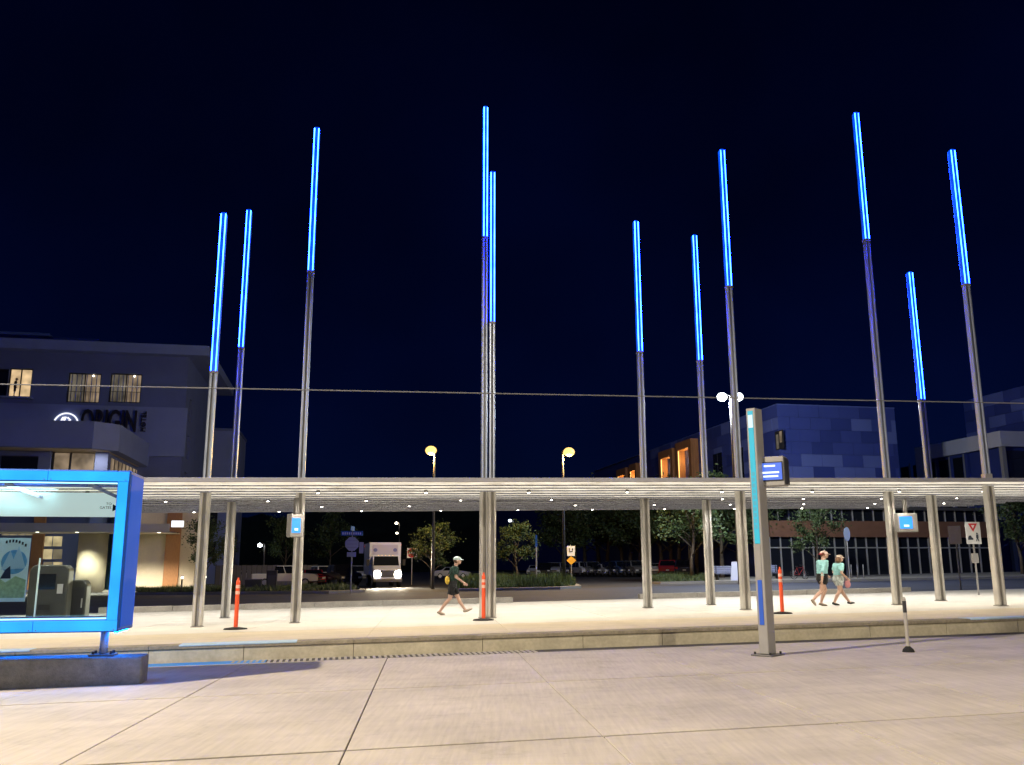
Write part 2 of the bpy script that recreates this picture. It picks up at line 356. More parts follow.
# ================================================================== LIGHT POLES
M_tube = emis('blue_tube', (.0, .085, 1.0), 1.0)
M_strip = emis('blue_led_strip', (.0038, .022, 1.0), 140)
def pole(label, bx, by, z0, z1, wl=.26, wu=.19):
    p = on(bx, by, HP); t = thing('light_pole', label, 'light pole', p, TH + random.uniform(-.1, .1), 'blue tube light poles along the platform')
    zc = CZ + G * p.x - p.z
    # base plate and lower column: two flanges with a recessed web between
    box('base_plate', M_steeld, t, -wl * .54, wl * .54, -.15, .15, 0, .02)
    for s in (-1, 1): MB().prism([(s * wl * .16, .02), (s * wl * .5, .02), (s * wl * .5, zc + .22), (s * wl * .16, zc + .22)], -.12, .12).build('flange', M_steel, t, bevel=.03)
    box('web', M_steeld, t, -wl * .17, wl * .17, -.05, .05, .02, zc + .2)
    # upper mast: same section, slimmer
    for s in (-1, 1): MB().prism([(s * wu * .14, zc + .2), (s * wu * .5, zc + .2), (s * wu * .5, z0), (s * wu * .14, z0)], -.09, .09).build('mast_flange', mat('mast_steel', (.46, .52, .64), .4, .5, ns=3, na=.1), t, bevel=.025)
    box('mast_web', M_steeld, t, -wu * .15, wu * .15, -.03, .03, zc + .2, z0)
    box('splice_plate', M_steel, t, -wu * .62, wu * .62, -.105, .105, zc + .24, zc + .38, bevel=.01)
    # lit head
    MB().prism([(-wu * .48, z0), (wu * .48, z0), (wu * .48, z1 - .06), (wu * .3, z1), (-wu * .3, z1), (-wu * .48, z1 - .06)], -.085, .085).build('light_tube', M_tube, t, bevel=.02)
    for s in (-1, 1):
        for q in (-1, 1): box('led_strip', M_strip, t, s * wu * .33 - .014, s * wu * .33 + .014, q * .0885 - .006, q * .0885 + .006, z0 + .03, z1 - .05)
    box('tube_collar', M_grey, t, -wu * .54, wu * .54, -.1, .1, z0 - .05, z0 + .03, bevel=.01)
    return t
pole('shortest front-row pole with blue tube top, nearest the blue framed shelter', 197, 627, 6.84, 11.53)
pole('back-row pole with blue tube top, second from the blue framed shelter', 225, 618, 8.58, 13.4)
screenpole = pole('tall blue tube pole carrying a small screen, in front of the parked white cars', 295, 623, 10.04, 14.65)
pole('taller of two blue tube poles standing tight together by an orange post', 483.5, 618, 11.28, 15.65, .22, .16)
pole('shorter of two blue tube poles standing tight together by an orange post', 491.7, 618, 8.56, 13.41, .22, .16)
pole('back-row blue tube pole in front of the far parked cars and trees', 648, 608, 8.53, 13.3)
pole('back-row blue tube pole below the brightest wooden portal', 711, 605, 8.46, 13.21)
pole('blue tube pole that hides the mast of the twin white street lamp', 746, 610, 10.09, 14.85)
pole('tallest blue tube pole, carrying a blue information screen beside the two walkers', 898, 605, 12.07, 16.78)
pole('blue tube pole with the lowest tube on the storefront side, in the back row', 941, 601, 6.87, 11.59)
pole('blue tube pole nearest the white yield sign', 1001, 606, 9.9, 14.52)

# small passenger screens
M_scr = emis('blue_screen', (.02, .30, .95), 1.6); M_scrw = emis('screen_text', (.8, .9, 1), 1.6)
def info_screen(label, x, y, Y, wdt, hgt, rz):
    p = dep(x, y, Y)
    t = thing('information_screen', label, 'screen', p, rz)
    box('housing', M_grey, t, -wdt / 2, wdt / 2, 0, .22, -hgt / 2, hgt / 2, bevel=.02)
    s = box('display', M_scr, t, -wdt * .42, wdt * .22, -.008, 0, -hgt * .32, hgt * .32)
    box('text_line', M_scrw, s, -wdt * .22, wdt * .04, -.012, -.0085, -hgt * .22, -hgt * .12)
    box('bracket', M_greyd, t, -.05, .05, .06, .16, hgt / 2, hgt / 2 + .45)
info_screen('small screen in a grey housing on the tall pole before the parked white cars', 297.5, 525.5, on(295, 623, HP).y - .5, .42, .62, TH + R(35))
info_screen('blue information screen in pale grey housing on the tallest pole', 908, 522.5, on(898, 605, HP).y - .55, .66, .58, TH - R(4))

# overhead wire
wz = dep(512, 394, uvh(0, -.8).y).z
MB().tube([uvh(-60 + i * 5, -.8, wz - .0, True) + Vector((0, 0, .0009 * ((i - 12) * 5) ** 2 * .0)) for i in range(25)], .013, 6).build('contact_wire', mat('wire_metal', (.2, .2, .21), .6, .3))
tag(bpy.data.objects['contact_wire'], 'thin overhead tram wire strung along above the kerb', 'wire')

# ================================================================== BLUE FRAMED SHELTER
M_blue = mat('blue_frame_paint', (.004, .10, .50), .5, ns=3, na=.05)
M_bluelit = mat('blue_light_panel', (.01, .2, .7), .3, emit=.9, ec=(.02, .33, 1.0))
def uneven(m, base, amt, sc):                # uneven emission: LED panels, tubes, lit rooms, added deck glow
    t = m.node_tree; N = t.nodes; L = t.links; g_ = N.new('ShaderNodeNewGeometry'); n = N.new('ShaderNodeTexNoise'); n.inputs['Scale'].default_value = sc; n.inputs['Detail'].default_value = 2
    r = N.new('ShaderNodeMapRange'); r.inputs[1].default_value = .3; r.inputs[2].default_value = .7; r.inputs[3].default_value = base * (1 - amt); r.inputs[4].default_value = base * (1 + amt)
    L.new(g_.outputs['Position'], n.inputs[0]); L.new(n.outputs[0], r.inputs[0]); L.new(r.outputs[0], N['Principled BSDF'].inputs['Emission Strength'])
uneven(M_bluelit, .9, .35, 1.1); uneven(M_tube, .9, .5, 2.0); uneven(M_strip, 140, .35, 2.6); uneven(M_deckglow, .55, .45, 1.6)
M_cyan = emis('cyan_led_edge', (.35, .85, 1), 2.2)
def glass(name, tintc, refl=.10):
    m = bpy.data.materials.new(name); m.use_nodes = True; N = m.node_tree.nodes; L = m.node_tree.links
    N.remove(N['Principled BSDF'])
    a = N.new('ShaderNodeBsdfTransparent'); a.inputs[0].default_value = (*tintc, 1)
    b = N.new('ShaderNodeBsdfGlossy'); b.inputs['Roughness'].default_value = .02
    f = N.new('ShaderNodeFresnel'); f.inputs[0].default_value = 1.5
    x = N.new('ShaderNodeMixShader'); L.new(f.outputs[0], x.inputs[0]); L.new(a.outputs[0], x.inputs[1]); L.new(b.outputs[0], x.inputs[2])
    L.new(x.outputs[0], N['Material Output'].inputs[0]); return m
M_glass = glass('teal_glass', (.90, .97, .96))
pb = on(141, 684)
ub, vb = touv(pb)
sh = thing('blue_framed_shelter', 'blue framed glass wind shelter glowing along its edges on a concrete plinth', 'shelter', pb, TH)
LB = 9.0
# concrete plinth
for i in range(4): MB().box(-LB + i * 2.25 + .006, -LB + (i + 1) * 2.25 - .006, 0, .55, -.15, .43 ).build('plinth_block', mat('plinth_concrete', (.19, .19, .18), .85, ns=4, na=.25, ns2=18, na2=.15, bump=.4, bs=50), sh, bevel=.035)
# frame: px edges of the front face
fy = -.55; D_ = 1.05
fP = pb + V * fy
s_r, z_b = hit(118, 632, fP, U); _, z_t = hit(129, 470.5, fP, U)
z_b -= pb.z; z_t -= pb.z
x0, x1 = -LB, s_r; bw = .20
def fr(name, a, b, c, d):
    o = box(name, M_blue, sh, a, b, fy, fy + D_, c, d, bevel=.02); return o
fr('frame_bottom', x0, x1 - bw, z_b, z_b + bw); fr('frame_top', x0, x1 - bw, z_t - bw, z_t); fr('frame_side', x1 - bw + .003, x1, z_b, z_t)
segs = [x0, -7.4, -5.9, -4.4, -2.9, -1.55, x1 - .02]
segs = sorted(q for q in segs if x0 <= q <= x1)
for qa, qb in zip(segs[:-1], segs[1:]):
    for za, zb2 in ((z_t - bw + .02, z_t - .025), (z_b + .02, z_b + bw - .02)):
        box('light_panel', M_bluelit, sh, qa + .004, qb - .004, fy - .012, fy - .002, za, zb2, bevel=.003)
        for q in (qa + .05, qb - .05): MB().disc((q, fy - .014, za + .02), .009, 8, 'y', .008).build('rivet', M_greyd, sh)
box('light_panel', M_bluelit, sh, x1 - bw + .02, x1 - .03, fy - .012, fy - .002, z_b + bw - .015, z_t - bw + .015)
M_addglow = emis('added_blue_glow', (.0, .20, 1.0), 70)  # unseen strips added under the frame to tint the ground blue
box('side_light_panel', mat('blue_side_panel', (.0, .03, .28), .6, spec=.15, emit=.8, ec=(.0, .07, .42)), sh, x1 + .001, x1 + .008, fy + .06, fy + D_ - .06, z_b + .06, z_t - .06)
box('added_glow_strip', M_addglow, sh, x0, x1 - .1, fy + D_ - .13, fy + D_ - .08, z_b - .02, z_b - .002)
box('added_glow_strip', M_addglow, sh, x1 - .09, x1 - .04, fy + .14, fy + D_ - .14, z_b - .02, z_b - .002)
box('led_edge', M_cyan, sh, x0, x1 - bw, fy + .02, fy + .05, z_b + bw + .001, z_b + bw + .02)
box('led_edge', M_cyan, sh, x0, x1 - bw, fy + .02, fy + .05, z_t - bw - .02, z_t - bw - .001)
for i in range(4):
    a = x0 + (x1 - bw - x0) * i / 4; b = x0 + (x1 - bw - x0) * (i + 1) / 4
    box('glass_pane', M_glass, sh, a + .006, b - .006, fy + .5, fy + .512, z_b + bw + .02, z_t - bw - .02)
box('pane_joint', mat('pane_edge', (.5, .7, .68), .2, trans=.3), sh, *[hit(36, 600, pb - V * .05, U)[0] + q for q in (-.012, .012)], fy + .49, fy + .515, z_b + bw + .02, z_b + 1.15)
# pale header panel with wayfinding text, light fins
fQ = pb + V * (fy + .56)
hx0, hz1 = hit(0, 492, fQ, U); hx1, hz0 = hit(118, 517, fQ, U)
M_header = mat('header_panel', (.62, .70, .70), .4, emit=.62, ec=(.84, .95, .95))
box('header_panel', M_header, sh, x0, x1 - bw - .02, fy + .53, fy + .60, hz0 - pb.z, hz1 - pb.z)
M_ink = mat('dark_ink', (.02, .03, .05), .6)
tx, tz = hit(112, 506.5, fQ, U); tz -= pb.z
text('wayfinding_text', 'TO\nGATES', .062, M_ink, sh, (tx, fy + .524, tz + .02), (math.pi / 2, 0, 0), .004, align='RIGHT')
ax, az = hit(116, 508, fQ, U); az -= pb.z
MB().prism([(ax - .045, az - .06), (ax + .055, az), (ax - .045, az + .06)], fy + .522, fy + .529).build('arrow', M_ink, sh)
for xa, xb in ((10, 44), (92, 119)):
    a = hit(xa, 487, fQ, U); b = hit(xb, 499, fQ, U)
    MB().prism([(a[0], a[1] - pb.z), (b[0], b[1] - pb.z), (b[0], b[1] - pb.z + .05), (a[0], a[1] - pb.z + .07)], fy + .3, fy + .48).build('light_fin', mat('fin_grey', (.30, .34, .42), .5), sh)
# post with bolted foot
px_, _ = hit(104, 645, pb + V * .27, U)
MB().tube([(px_, .27, .43), (px_, .27, z_b + .02)], .065, 16).build('post', M_grey, sh, smooth=True)
box('foot_plate', M_greyd, sh, px_ - .2, px_ + .2, .12, .42, .431, .465, bevel=.008)
for dx in (-.14, .14):
    for dy in (-.09, .09): MB().tube([(px_ + dx, .27 + dy, .466), (px_ + dx, .27 + dy, .51)], .022, 6).build('bolt', M_dark, sh)
lamp('AREA', 45, (.6, .9, 1), sh, (-2.2, fy + .30, z_t - bw - .06), size=1.2)
# poster behind the glass: a generic travel picture, glow added to paper and print
fpP = pb + V * (fy + .75)
a0, pz0 = hit(-14, 602, fpP, U); a1, pz1 = hit(31, 538, fpP, U)
po = thing('poster', 'pale blue illustrated poster hanging inside the blue framed shelter', 'poster', fpP + U * a0 + Vector((0, 0, pz0 - fpP.z)), TH)
pw, ph = a1 - a0, pz1 - pz0
box('sheet', mat('poster_paper', (.50, .66, .76), .5, ns=9, na=.08, emit=.22, ec=(.50, .68, .8)), po, 0, pw, 0, .02, 0, ph)
M_psky = mat('poster_blue', (.10, .30, .58), .5, ns=14, na=.3, emit=.18, ec=(.1, .32, .62))
MB().disc((pw * .62, -.004, ph * .62), pw * .34, 28, 'y', .006).build('picture_disc', M_psky, po)
MB().prism([(pw * .3, ph * .5), (pw * .5, ph * .8), (pw * .6, ph * .66), (pw * .72, ph * .88), (pw * .94, ph * .52)], -.012, -.008).build('picture_peak', mat('poster_paleblue', (.35, .55, .75), .5, emit=.18, ec=(.35, .55, .75)), po)
MB().prism([(pw * .25, ph * .06), (pw * .98, ph * .06), (pw * .98, ph * .34), (pw * .7, ph * .40), (pw * .45, ph * .30), (pw * .25, ph * .38)], -.012, -.008).build('picture_meadow', mat('poster_green', (.33, .50, .36), .5, ns=20, na=.3, emit=.15, ec=(.33, .5, .36)), po)
MB().prism([(pw * .3, ph * .36), (pw * .58, ph * .36), (pw * .54, ph * .56), (pw * .42, ph * .50)], -.017, -.013).build('picture_shape', mat('poster_navy', (.03, .05, .16), .5), po)
for i in range(7): box('picture_letter', M_ink, po, pw * (.35 + .085 * i), pw * (.40 + .085 * i), -.012, -.006, ph * (.93 - .012 * (i - 2) ** 2 * .35), ph * (.975 - .012 * (i - 2) ** 2 * .35))

# cabinets on the platform, seen through the glass
def cabinet(label, x0, x1, ytop, Y, sl):
    b = gpx((x0 + x1) / 2, Y, HP); t = thing('ticket_cabinet', label, 'cabinet', b, TH)
    wd = (x1 - x0) * Y / F; hh = dep((x0 + x1) / 2, ytop, Y).z - b.z
    MB().prism([(-wd / 2, .05), (wd / 2, .05), (wd / 2, hh - .12), (wd / 2 - .1, hh), (-wd / 2 + .1, hh), (-wd / 2, hh - .12)], 0, .5).build('body', mat('cabinet_grey', (.055, .055, .05), .4, .3, ns=3, na=.15), t, bevel=.04)
    box('base', M_black, t, -wd / 2 + .04, wd / 2 - .04, .04, .46, 0, .05)
    if sl:
        box('screen', M_glassd, t, -wd * .28, wd * .18, -.012, 0, hh * .62, hh * .86)
        box('keypad', M_steel, t, wd * .24, wd * .38, -.02, 0, hh * .55, hh * .7)
        box('tray', M_black, t, -wd * .2, wd * .1, -.03, 0, hh * .3, hh * .38)
    else:
        box('door', M_dark, t, -wd * .4, wd * .4, -.01, 0, .15, hh - .2); box('handle', M_steel, t, wd * .28, wd * .34, -.04, -.01, hh * .4, hh * .6)
cabinet('rounded grey ticket machine seen through the shelter glass', 32, 68, 565, 24.5, True)
cabinet('narrow dark grey equipment cabinet beside the ticket machine', 70, 88, 580, 25.5, False)

# ================================================================== PYLON AND POSTS ON THE ROADWAY
pp = on(768, 655.5)
py = thing('sign_pylon', 'tall grey pylon with glowing cyan face and a side-mounted departure screen', 'sign', pp, R(-38))
ph_ = dep(763, 409, pp.y).z - pp.z
MB().prism([(-.15, .03), (.15, .03), (.15, ph_ ), (-.15, ph_)], -.10, .10).build('body', M_grey, py, bevel=.02)
M_pcy = mat('pylon_cyan', (.03, .30, .40), .4, emit=.42, ec=(.02, .55, .80)); M_pcyt = emis('pylon_white', (.75, .95, 1), 1.0)
M_pblue = mat('pylon_blue', (.03, .10, .5), .4, emit=.06, ec=(.05, .15, .8))
py.rotation_euler = (0, 0, R(46))
# cyan face looks toward the lower left; local -x
box('lit_panel', M_pcy, py, -.162, -.152, -.055, .055, ph_ * .44, ph_ - .06)
box('lower_panel', M_grey, py, -.162, -.152, -.055, .055, ph_ * .30, ph_ * .435)
box('stripe_panel', M_pblue, py, -.162, -.152, -.045, .045, ph_ * .12, ph_ * .295)
box('emblem', M_pcyt, py, -.168, -.1625, -.05, .05, ph_ - .40, ph_ - .14)
for i in range(10): box('letter', emis('pylon_letter', (.10, .62, .80), .7), py, -.166, -.1625, -.03, .03, ph_ * .50 + i * .115, ph_ * .50 + i * .115 + .075)
box('base_plate', M_greyd, py, -.26, .26, -.22, .22, 0, .03, bevel=.008)
for dx in (-.2, .2):
    for dy in (-.16, .16): MB().tube([(dx, dy, .03), (dx, dy, .075)], .022, 6).build('bolt', M_dark, py)
sp = dep(771.5, 471, pp.y - .12)
st = thing('departure_screen', 'departure display in dark-sided pale housing fixed to the pylon', 'screen', sp, R(-30))
MB().box(-.30, .24, 0, .36, -.29, .29).build('housing', M_grey, st, bevel=.012)
box('side_cover', M_dark, st, .242, .262, -.0, .36, -.26, .26, bevel=.006)
box('bezel', M_black, st, -.285, .225, -.012, 0, -.20, .18)
sc_ = box('display', emis('departure_display', (.06, .16, .75), 1.2), st, -.265, .205, -.018, -.0125, -.175, .16)
for z, a, b in ((.10, -.14, .08), (-.03, -.21, .15), (-.105, -.16, .13)): box('text_line', M_scrw, sc_, a, b, -.022, -.0185, z - .017, z + .017)

def delineator(label, x, y, hh, m, base, parent_level):
    tk_ = 1 if base == 'flat' else .68
    t = thing('delineator_post', label, 'post', on(x, y, parent_level), TH, None)
    MB().tube([(0, 0, .03), (0, 0, hh * .97), (0, 0, hh)], [.052 * tk_, .05 * tk_, .03 * tk_], 14).build('post', m, t, smooth=False)
    if base == 'flat': MB().tube([(0, 0, 0), (0, 0, .035), (0, 0, .06)], [(.30, .22), (.27, .20), (.08, .08)], 10).build('base', M_rubber, t)
    else: MB().tube([(0, 0, 0), (0, 0, .05), (0, 0, .11)], [.115, .10, .04], 12).build('base', M_rubber, t)
    return t
for lab, x, y in (('orange delineator post on black base next to the shelter-side poles', 235.5, 629.5), ('orange delineator post on black base at the foot of the paired poles', 483.5, 620.5), ('orange delineator post on black base beside the sign pylon', 782.5, 613.8)):
    t = delineator(lab, x, y, 1.2, M_orange, 'flat', HP)
    for zz in (.85, 1.0): MB().tube([(0, 0, zz), (0, 0, zz + .08)], .053, 14).build('reflective_band', M_reflect, t)
    MB().tube([(0, 0, 1.19), (.0, 0, 1.26)], [.03, .02], 10).build('tip', M_orange, t)
t = delineator('thin grey flexible marker post on black foot on the roadway', 908.5, 652, 1.03, mat('grey_post', (.36, .34, .31), .5), 'cone', 0)
MB().tube([(0, 0, .74), (0, 0, .96)], .037, 14).build('band', M_dark, t)

# ================================================================== UNSEEN FLOODLIGHT MASTS, ASSUMED AND ADDED TO LIGHT THE ROADWAY (on the photographer's side)
FLOOD = 58000
def assumed_flood_mast(label, x, y, hh, aim, e):
    b = ground(x, y, 0); t = thing('assumed_floodlight_mast', label, 'floodlight', b, 0)
    MB().tube([(0, 0, 0), (0, 0, .5), (0, 0, hh)], [.16, .12, .07], 12).build('mast', M_steel, t, smooth=True)
    box('base_plate', M_steeld, t, -.25, .25, -.25, .25, 0, .03)
    d = (Vector(aim) - Vector((x, y, hh))).normalized(); q = d.to_track_quat('-Z', 'Y').to_euler()
    h = MB().box(-.35, .35, -.25, .25, 0, .16).build('lamp_head', M_greyd, t, bevel=.02); h.location = (0, 0, hh + .1); h.rotation_euler = q
    MB().box(-.3, .3, -.2, .2, -.008, -.001).build('lens', emis('assumed_flood_lens', (1, .9, .78), 20), h)
    lamp('SPOT', e, (1, .86, .66), h, (0, 0, -.05), size=.28, spot=R(78), blend=.45)
assumed_flood_mast('tall unseen floodlight mast assumed on the photographer side near the shelter', -18, 4, 18, (0, 12.5, 0), FLOOD)  # unseen mast, assumed from the shelter's cast shadow
assumed_flood_mast('tall unseen floodlight mast assumed on the photographer side towards the pylon', 17, -4, 13, (9, 9, 0), FLOOD * .30)  # weaker unseen mast, added to even out the light on the roadway

# ================================================================== STREET LAMPS
def street_lamp(label, x, y, Y, c, e, arm=1.3, side=1, bulb=.22, twin=False, group=None):
    p = dep(x, y, Y); b = ground(p.x, p.y); t = thing('street_lamp', label, 'street lamp', b, 0, group)
    hz = p.z - b.z
    MB().tube([(side * arm, 0, 0), (side * arm, 0, hz * .96), (side * arm, 0, hz + .12)], [.11, .07, .06], 10).build('pole', M_greyd, t, smooth=True)
    for s in ((-1, 1) if twin else (side,)):
        ox = side * arm
        ex = ox - s * arm
        MB().tube([(ox, 0, hz + .08), ((ox + ex) / 2, 0, hz + .2), (ex, 0, hz + .12)], .04, 8).build('arm', M_greyd, t)
        h = MB().ball((ex, 0, hz + .1), (.36, .2, .1)).build('lamp_head', M_greyd, t, smooth=True)
        MB().ball((ex, 0, hz), (bulb, bulb, bulb * .8)).build('lamp_globe', emis('globe_%d_%d' % (c[2] * 100, e * 10), c, 2.1 if c[2] < .5 else 12), h, smooth=True)
        l = lamp('POINT', e, c, h, (ex, -.1, hz - bulb - .06), size=.2)
WARM = (1, .60, .16); WHITE = (.85, .93, 1)
street_lamp('amber street lamp above the white box truck', 431, 450.5, 62, WARM, 3200, 0.25, 1, .40)
street_lamp('amber street lamp whose arm points away from the wooden portals', 569, 452, 62, WARM, 3200, .45, -1, .40)
street_lamp('twin-headed white street lamp behind the poles by the pylon', 722, 397, 60, WHITE, 6000, .55, 1, .36, twin=True)
for lab, x, y, Y, c in (('distant street lamp over the truck roof', 396.5, 523, 150, (1, .85, .6)), ('distant lower street lamp just above the truck roof', 397, 533, 190, (1, .85, .6)), ('distant white street lamp beside the small roadside tree', 510, 520.5, 140, WHITE),
        ('distant street lamp among the tree tops, slightly higher of two close together', 595, 516, 170, (1, .9, .7)), ('distant street lamp among the tree tops, slightly lower of two close together', 604, 516.5, 172, (1, .9, .7)), ('small post lamp beyond the bins in front of the dark fence', 260, 545, 95, (.9, .95, 1))):
    street_lamp(lab, x, y, Y, c, 25, .5, 1, .26, group='distant lamps among the tree tops' if 'of two' in lab else None)

# ================================================================== HOTEL
M_hotel = mat('hotel_render', (.13, .17, .36), .8, ns=.6, na=.08, ns2=12, na2=.05)
M_hotel2 = mat('hotel_light_render', (.21, .27, .52), .8, ns=.6, na=.06)
M_cream = mat('cream_stone', (.62, .55, .42), .8, ns=1.2, na=.08, ns2=10, na2=.05)
M_wood = mat('warm_wood', (.36, .18, .08), .55, ns=9, na=.25, stretch=(6, 6, .5, 0))
M_lit = emis('lit_room', (1, .70, .38), .62); M_lit2 = emis('dim_lit_room', (.85, .62, .40), .26); M_curtain = emis('lit_curtain', (.8, .68, .5), .14)
for m_, e_ in ((M_lit, .62), (M_lit2, .26), (M_curtain, .14)): uneven(m_, e_, .55, .9)
HY = 84
hc = dep(174, 566, HY); hP = ground(hc.x, hc.y)
hotel = thing('hotel', 'dark blue-grey hotel block with lit windows and large letters on its wall', 'hotel', hP, TH)
def H(x, y): s, z = hit(x, y, hP, U); return s, z - hP.z
def Hrect(a, b, c, d):
    x0, z1 = H(a, b); x1, z0 = H(c, d); return x0, x1, z0, z1
ztop = H(174, 357)[1]
wins = [Hrect(10, 368, 30, 398), Hrect(69, 372.5, 99, 403), Hrect(111, 373, 140, 403), Hrect(-22, 368, 6, 398), Hrect(-4, 408, 9, 425), Hrect(-60, 368, -34, 398)]
low = [(x, x + 2.6, z, z + 2.2) for x in (-13.5, -9.5, -5) for z in (6.9,)]
MB().wall(-46, 0, 0, ztop, wins + low, 0, .35).build('front_wall', M_hotel, hotel)
D2 = MB().wall(0, 20, 0, ztop, [(x, x + 1.5, z, z + 2.3) for x in (2.2, 5.4, 9.6, 13.4) for z in (1.2, 5, 8.6, 12.2, 15.8)], 0, .3)
sw = D2.build('side_wall', M_hotel, hotel); sw.rotation_euler = (0, 0, math.pi / 2)
for x in (2.2, 5.4, 9.6, 13.4):
    for z in (1.2, 5, 8.6, 12.2, 15.8):
        wdw = MB().box(x, x + 1.5, .22, .25, z, z + 2.3).build('window', M_glassd, sw)
        MB().box(x + .72, x + .78, .17, .22, z, z + 2.3).build('mullion', M_dark, wdw)
box('rear_block', M_hotel, hotel, -46, -.02, 5, 20, 0, ztop - .02)
# roof with overhang and set-back penthouse
ro = box('roof', M_hotel2, hotel, -46, 2.0, -1.2, 20, ztop, ztop + .95); box('penthouse', M_hotel, ro, -46, -9, 3, 16, ztop + .95, ztop + 2.2); box('penthouse_roof', M_hotel, ro, -46, -13.5, 2.5, 16, ztop + 2.2, ztop + 2.45)
# spandrel fin that stands proud around the upper windows
box('spandrel', M_hotel2, hotel, -46, .25, -.25, -.004, H(174, 441)[1] - 1.5, H(174, 408)[1])
# window fills
def window(r, kind):
    a, b, c, d = r; f = MB()
    for q in (a, (a + b) / 2 - .05, b - .1): f.box(q, q + .1, .14, .22, c, d)
    f.box(a + .1, b - .1, .14, .215, d - .1, d).box(a + .1, b - .1, .14, .215, c, c + .1)
    wv = f.build('window', M_dark, hotel)
    for q in (0, 1):
        m = {'dark': M_glassd, 'lit': M_lit, 'mix': M_lit2 if q else M_curtain}[kind]
        MB().box(a + q * (b - a) / 2, a + (q + 1) * (b - a) / 2, .23, .26, c, d).build('pane', m, wv)
    if kind == 'mix':
        for q in range(6): MB().box(a + (b - a) * (.08 + q * .15), a + (b - a) * (.11 + q * .15), .222, .229, c, d - .1).build('curtain_fold', M_hotel2, wv)
        for q in range(9): MB().box(a + (b - a) * q / 9, a + (b - a) * q / 9 + .03, -.03, -.01, c, c + 1.0).build('railing_bar', M_dark, wv)
        MB().box(a, b, -.04, 0, c + 1.0, c + 1.05).build('hand_rail', M_dark, wv)
        MB().ball((a + (b - a) * .75, .1, d - .22), .09).build('ceiling_lamp', emis('room_lamp', (1, .85, .6), 6), wv)
for r, k_ in zip(wins, ('lit', 'mix', 'mix', 'dark', 'dark', 'dark')): window(r, k_)
for r in low: window(r, 'mix' if r is not low[0] else 'dark')
# someone standing at the lit window
a, z = H(17, 397); wp = hP + U * a + V * -.1 + Vector((0, 0, wins[0][2]))
# letters and emblem
lx, lz = H(80.5, 431); rx_, tz_ = H(138, 411)
M_letter = mat('dark_letters', (.02, .018, .03), .5)
sg = text('sign_lettering', 'ORIGIN', (tz_ - lz) * 1.42, M_letter, hotel, (lx, -.36, lz), (math.pi / 2, 0, 0), .2)
sg.scale = ((rx_ - lx) / max(v.co.x for v in sg.data.vertices), 1, 1)
hx, hz = H(146, 430)
sg2 = text('sign_lettering', 'HOTEL', .62, M_letter, hotel, (hx, -.36, lz), (math.pi / 2, -math.pi / 2, 0), .15)
M_emblem = emis('emblem_light', (.95, .95, 1), 1.3)
ex_, ez_ = H(67, 424); rr = 1.05
mb = MB()
mb.tube([(ex_ + rr * math.cos(R(a)), -.36, ez_ - .1 + rr * math.sin(R(a))) for a in range(0, 171, 10)], .07, 6)
o = mb.build('emblem_ring', M_emblem, hotel)
MB().tube([(ex_ - .75, -.36, ez_ - .5), (ex_ - .28, -.36, ez_ + .55), (ex_ - .05, -.36, ez_ + .62), (ex_ - .42, -.36, ez_ - .3)], .09, 6).build('emblem_peak', M_emblem, hotel)
MB().tube([(ex_ + .1, -.36, ez_ + .55), (ex_ + .34, -.36, ez_ + .35), (ex_ + .05, -.36, ez_ + .05), (ex_ + .3, -.36, ez_ - .4)], .09, 6).build('emblem_river', M_emblem, hotel)

# porte-cochere wing standing in front of the hotel
WY = 70
wc = dep(84, 566, WY); wP = ground(wc.x, wc.y)
wing = thing('hotel_entrance_wing', 'low entrance wing with deep fascia and lit windows in front of the hotel', 'building', wP, TH)
def Wp(x, y): s, z = hit(x, y, wP, U); return s, z - wP.z
zt, zb = Wp(84, 421)[1], Wp(84, 448)[1]
LW = 14
# roof block with a chamfered corner
MB().slab([(-30, 0), (-.2, 0), (1.4, 1.6), (1.4, LW), (-30, LW)], zb, zt).build('roof_block', M_hotel2, wing)
MB().slab([(-29, .5), (-.5, .5), (.6, 1.7), (.6, LW), (-29, LW)], zb - .03, zb - .002).build('soffit', M_cream, wing)
box('front_wall', M_hotel, wing, -29, -.4 - 3.4, 2.2, 2.6, zb - 3.6, zb - .04)
zl = zb - 3.2
for i in range(7):
    a = -26 + i * 3.1
    wd_ = box('window', M_glassd, wing, a, a + 2.7, 2.12, 2.19, zl, zb - .5); box('frame', M_dark, wd_, a, a + 2.7, 2.05, 2.118, zb - .56, zb - .48)
for i, (a, b) in enumerate(((-3.6, -2.5), (-2.3, -.6))):
    wd_ = box('window', M_lit2, wing, a, b, 2.5, 2.55, zb - 2.9, zb - .15); box('frame', M_dark, wd_, a - .12, a, 2.4, 2.6, zb - 3, zb - .1)
box('corner_pier', M_hotel, wing, -.5, .5, 2.3, 3.2, 0, zb - .04)
for i in range(8):
    a = 3.6 + i * 1.35
    wd_ = box('window', M_lit2, wing, .42, .46, a, a + 1.0, zb - 1.7, zb - .35); box('frame', M_dark, wd_, .40, .50, a + 1.0, a + 1.12, zb - 1.7, zb - .35)
box('side_wall', M_hotel, wing, -.3, .40, 3.3, LW, 0, zb - .04)
box('lower_canopy', M_cream, wing, -30, 6.4, -2.6, 3, 4.55, 4.62); box('lower_fascia', mat('pale_fascia', (.55, .54, .52), .6, ns=1, na=.05), wing, -30, 6.5, -2.7, -2.601, 4.5, 5.15)
lamp('AREA', 140, (1, .9, .72), wing, (-.2, 1.0, zb - .1), size=.6)
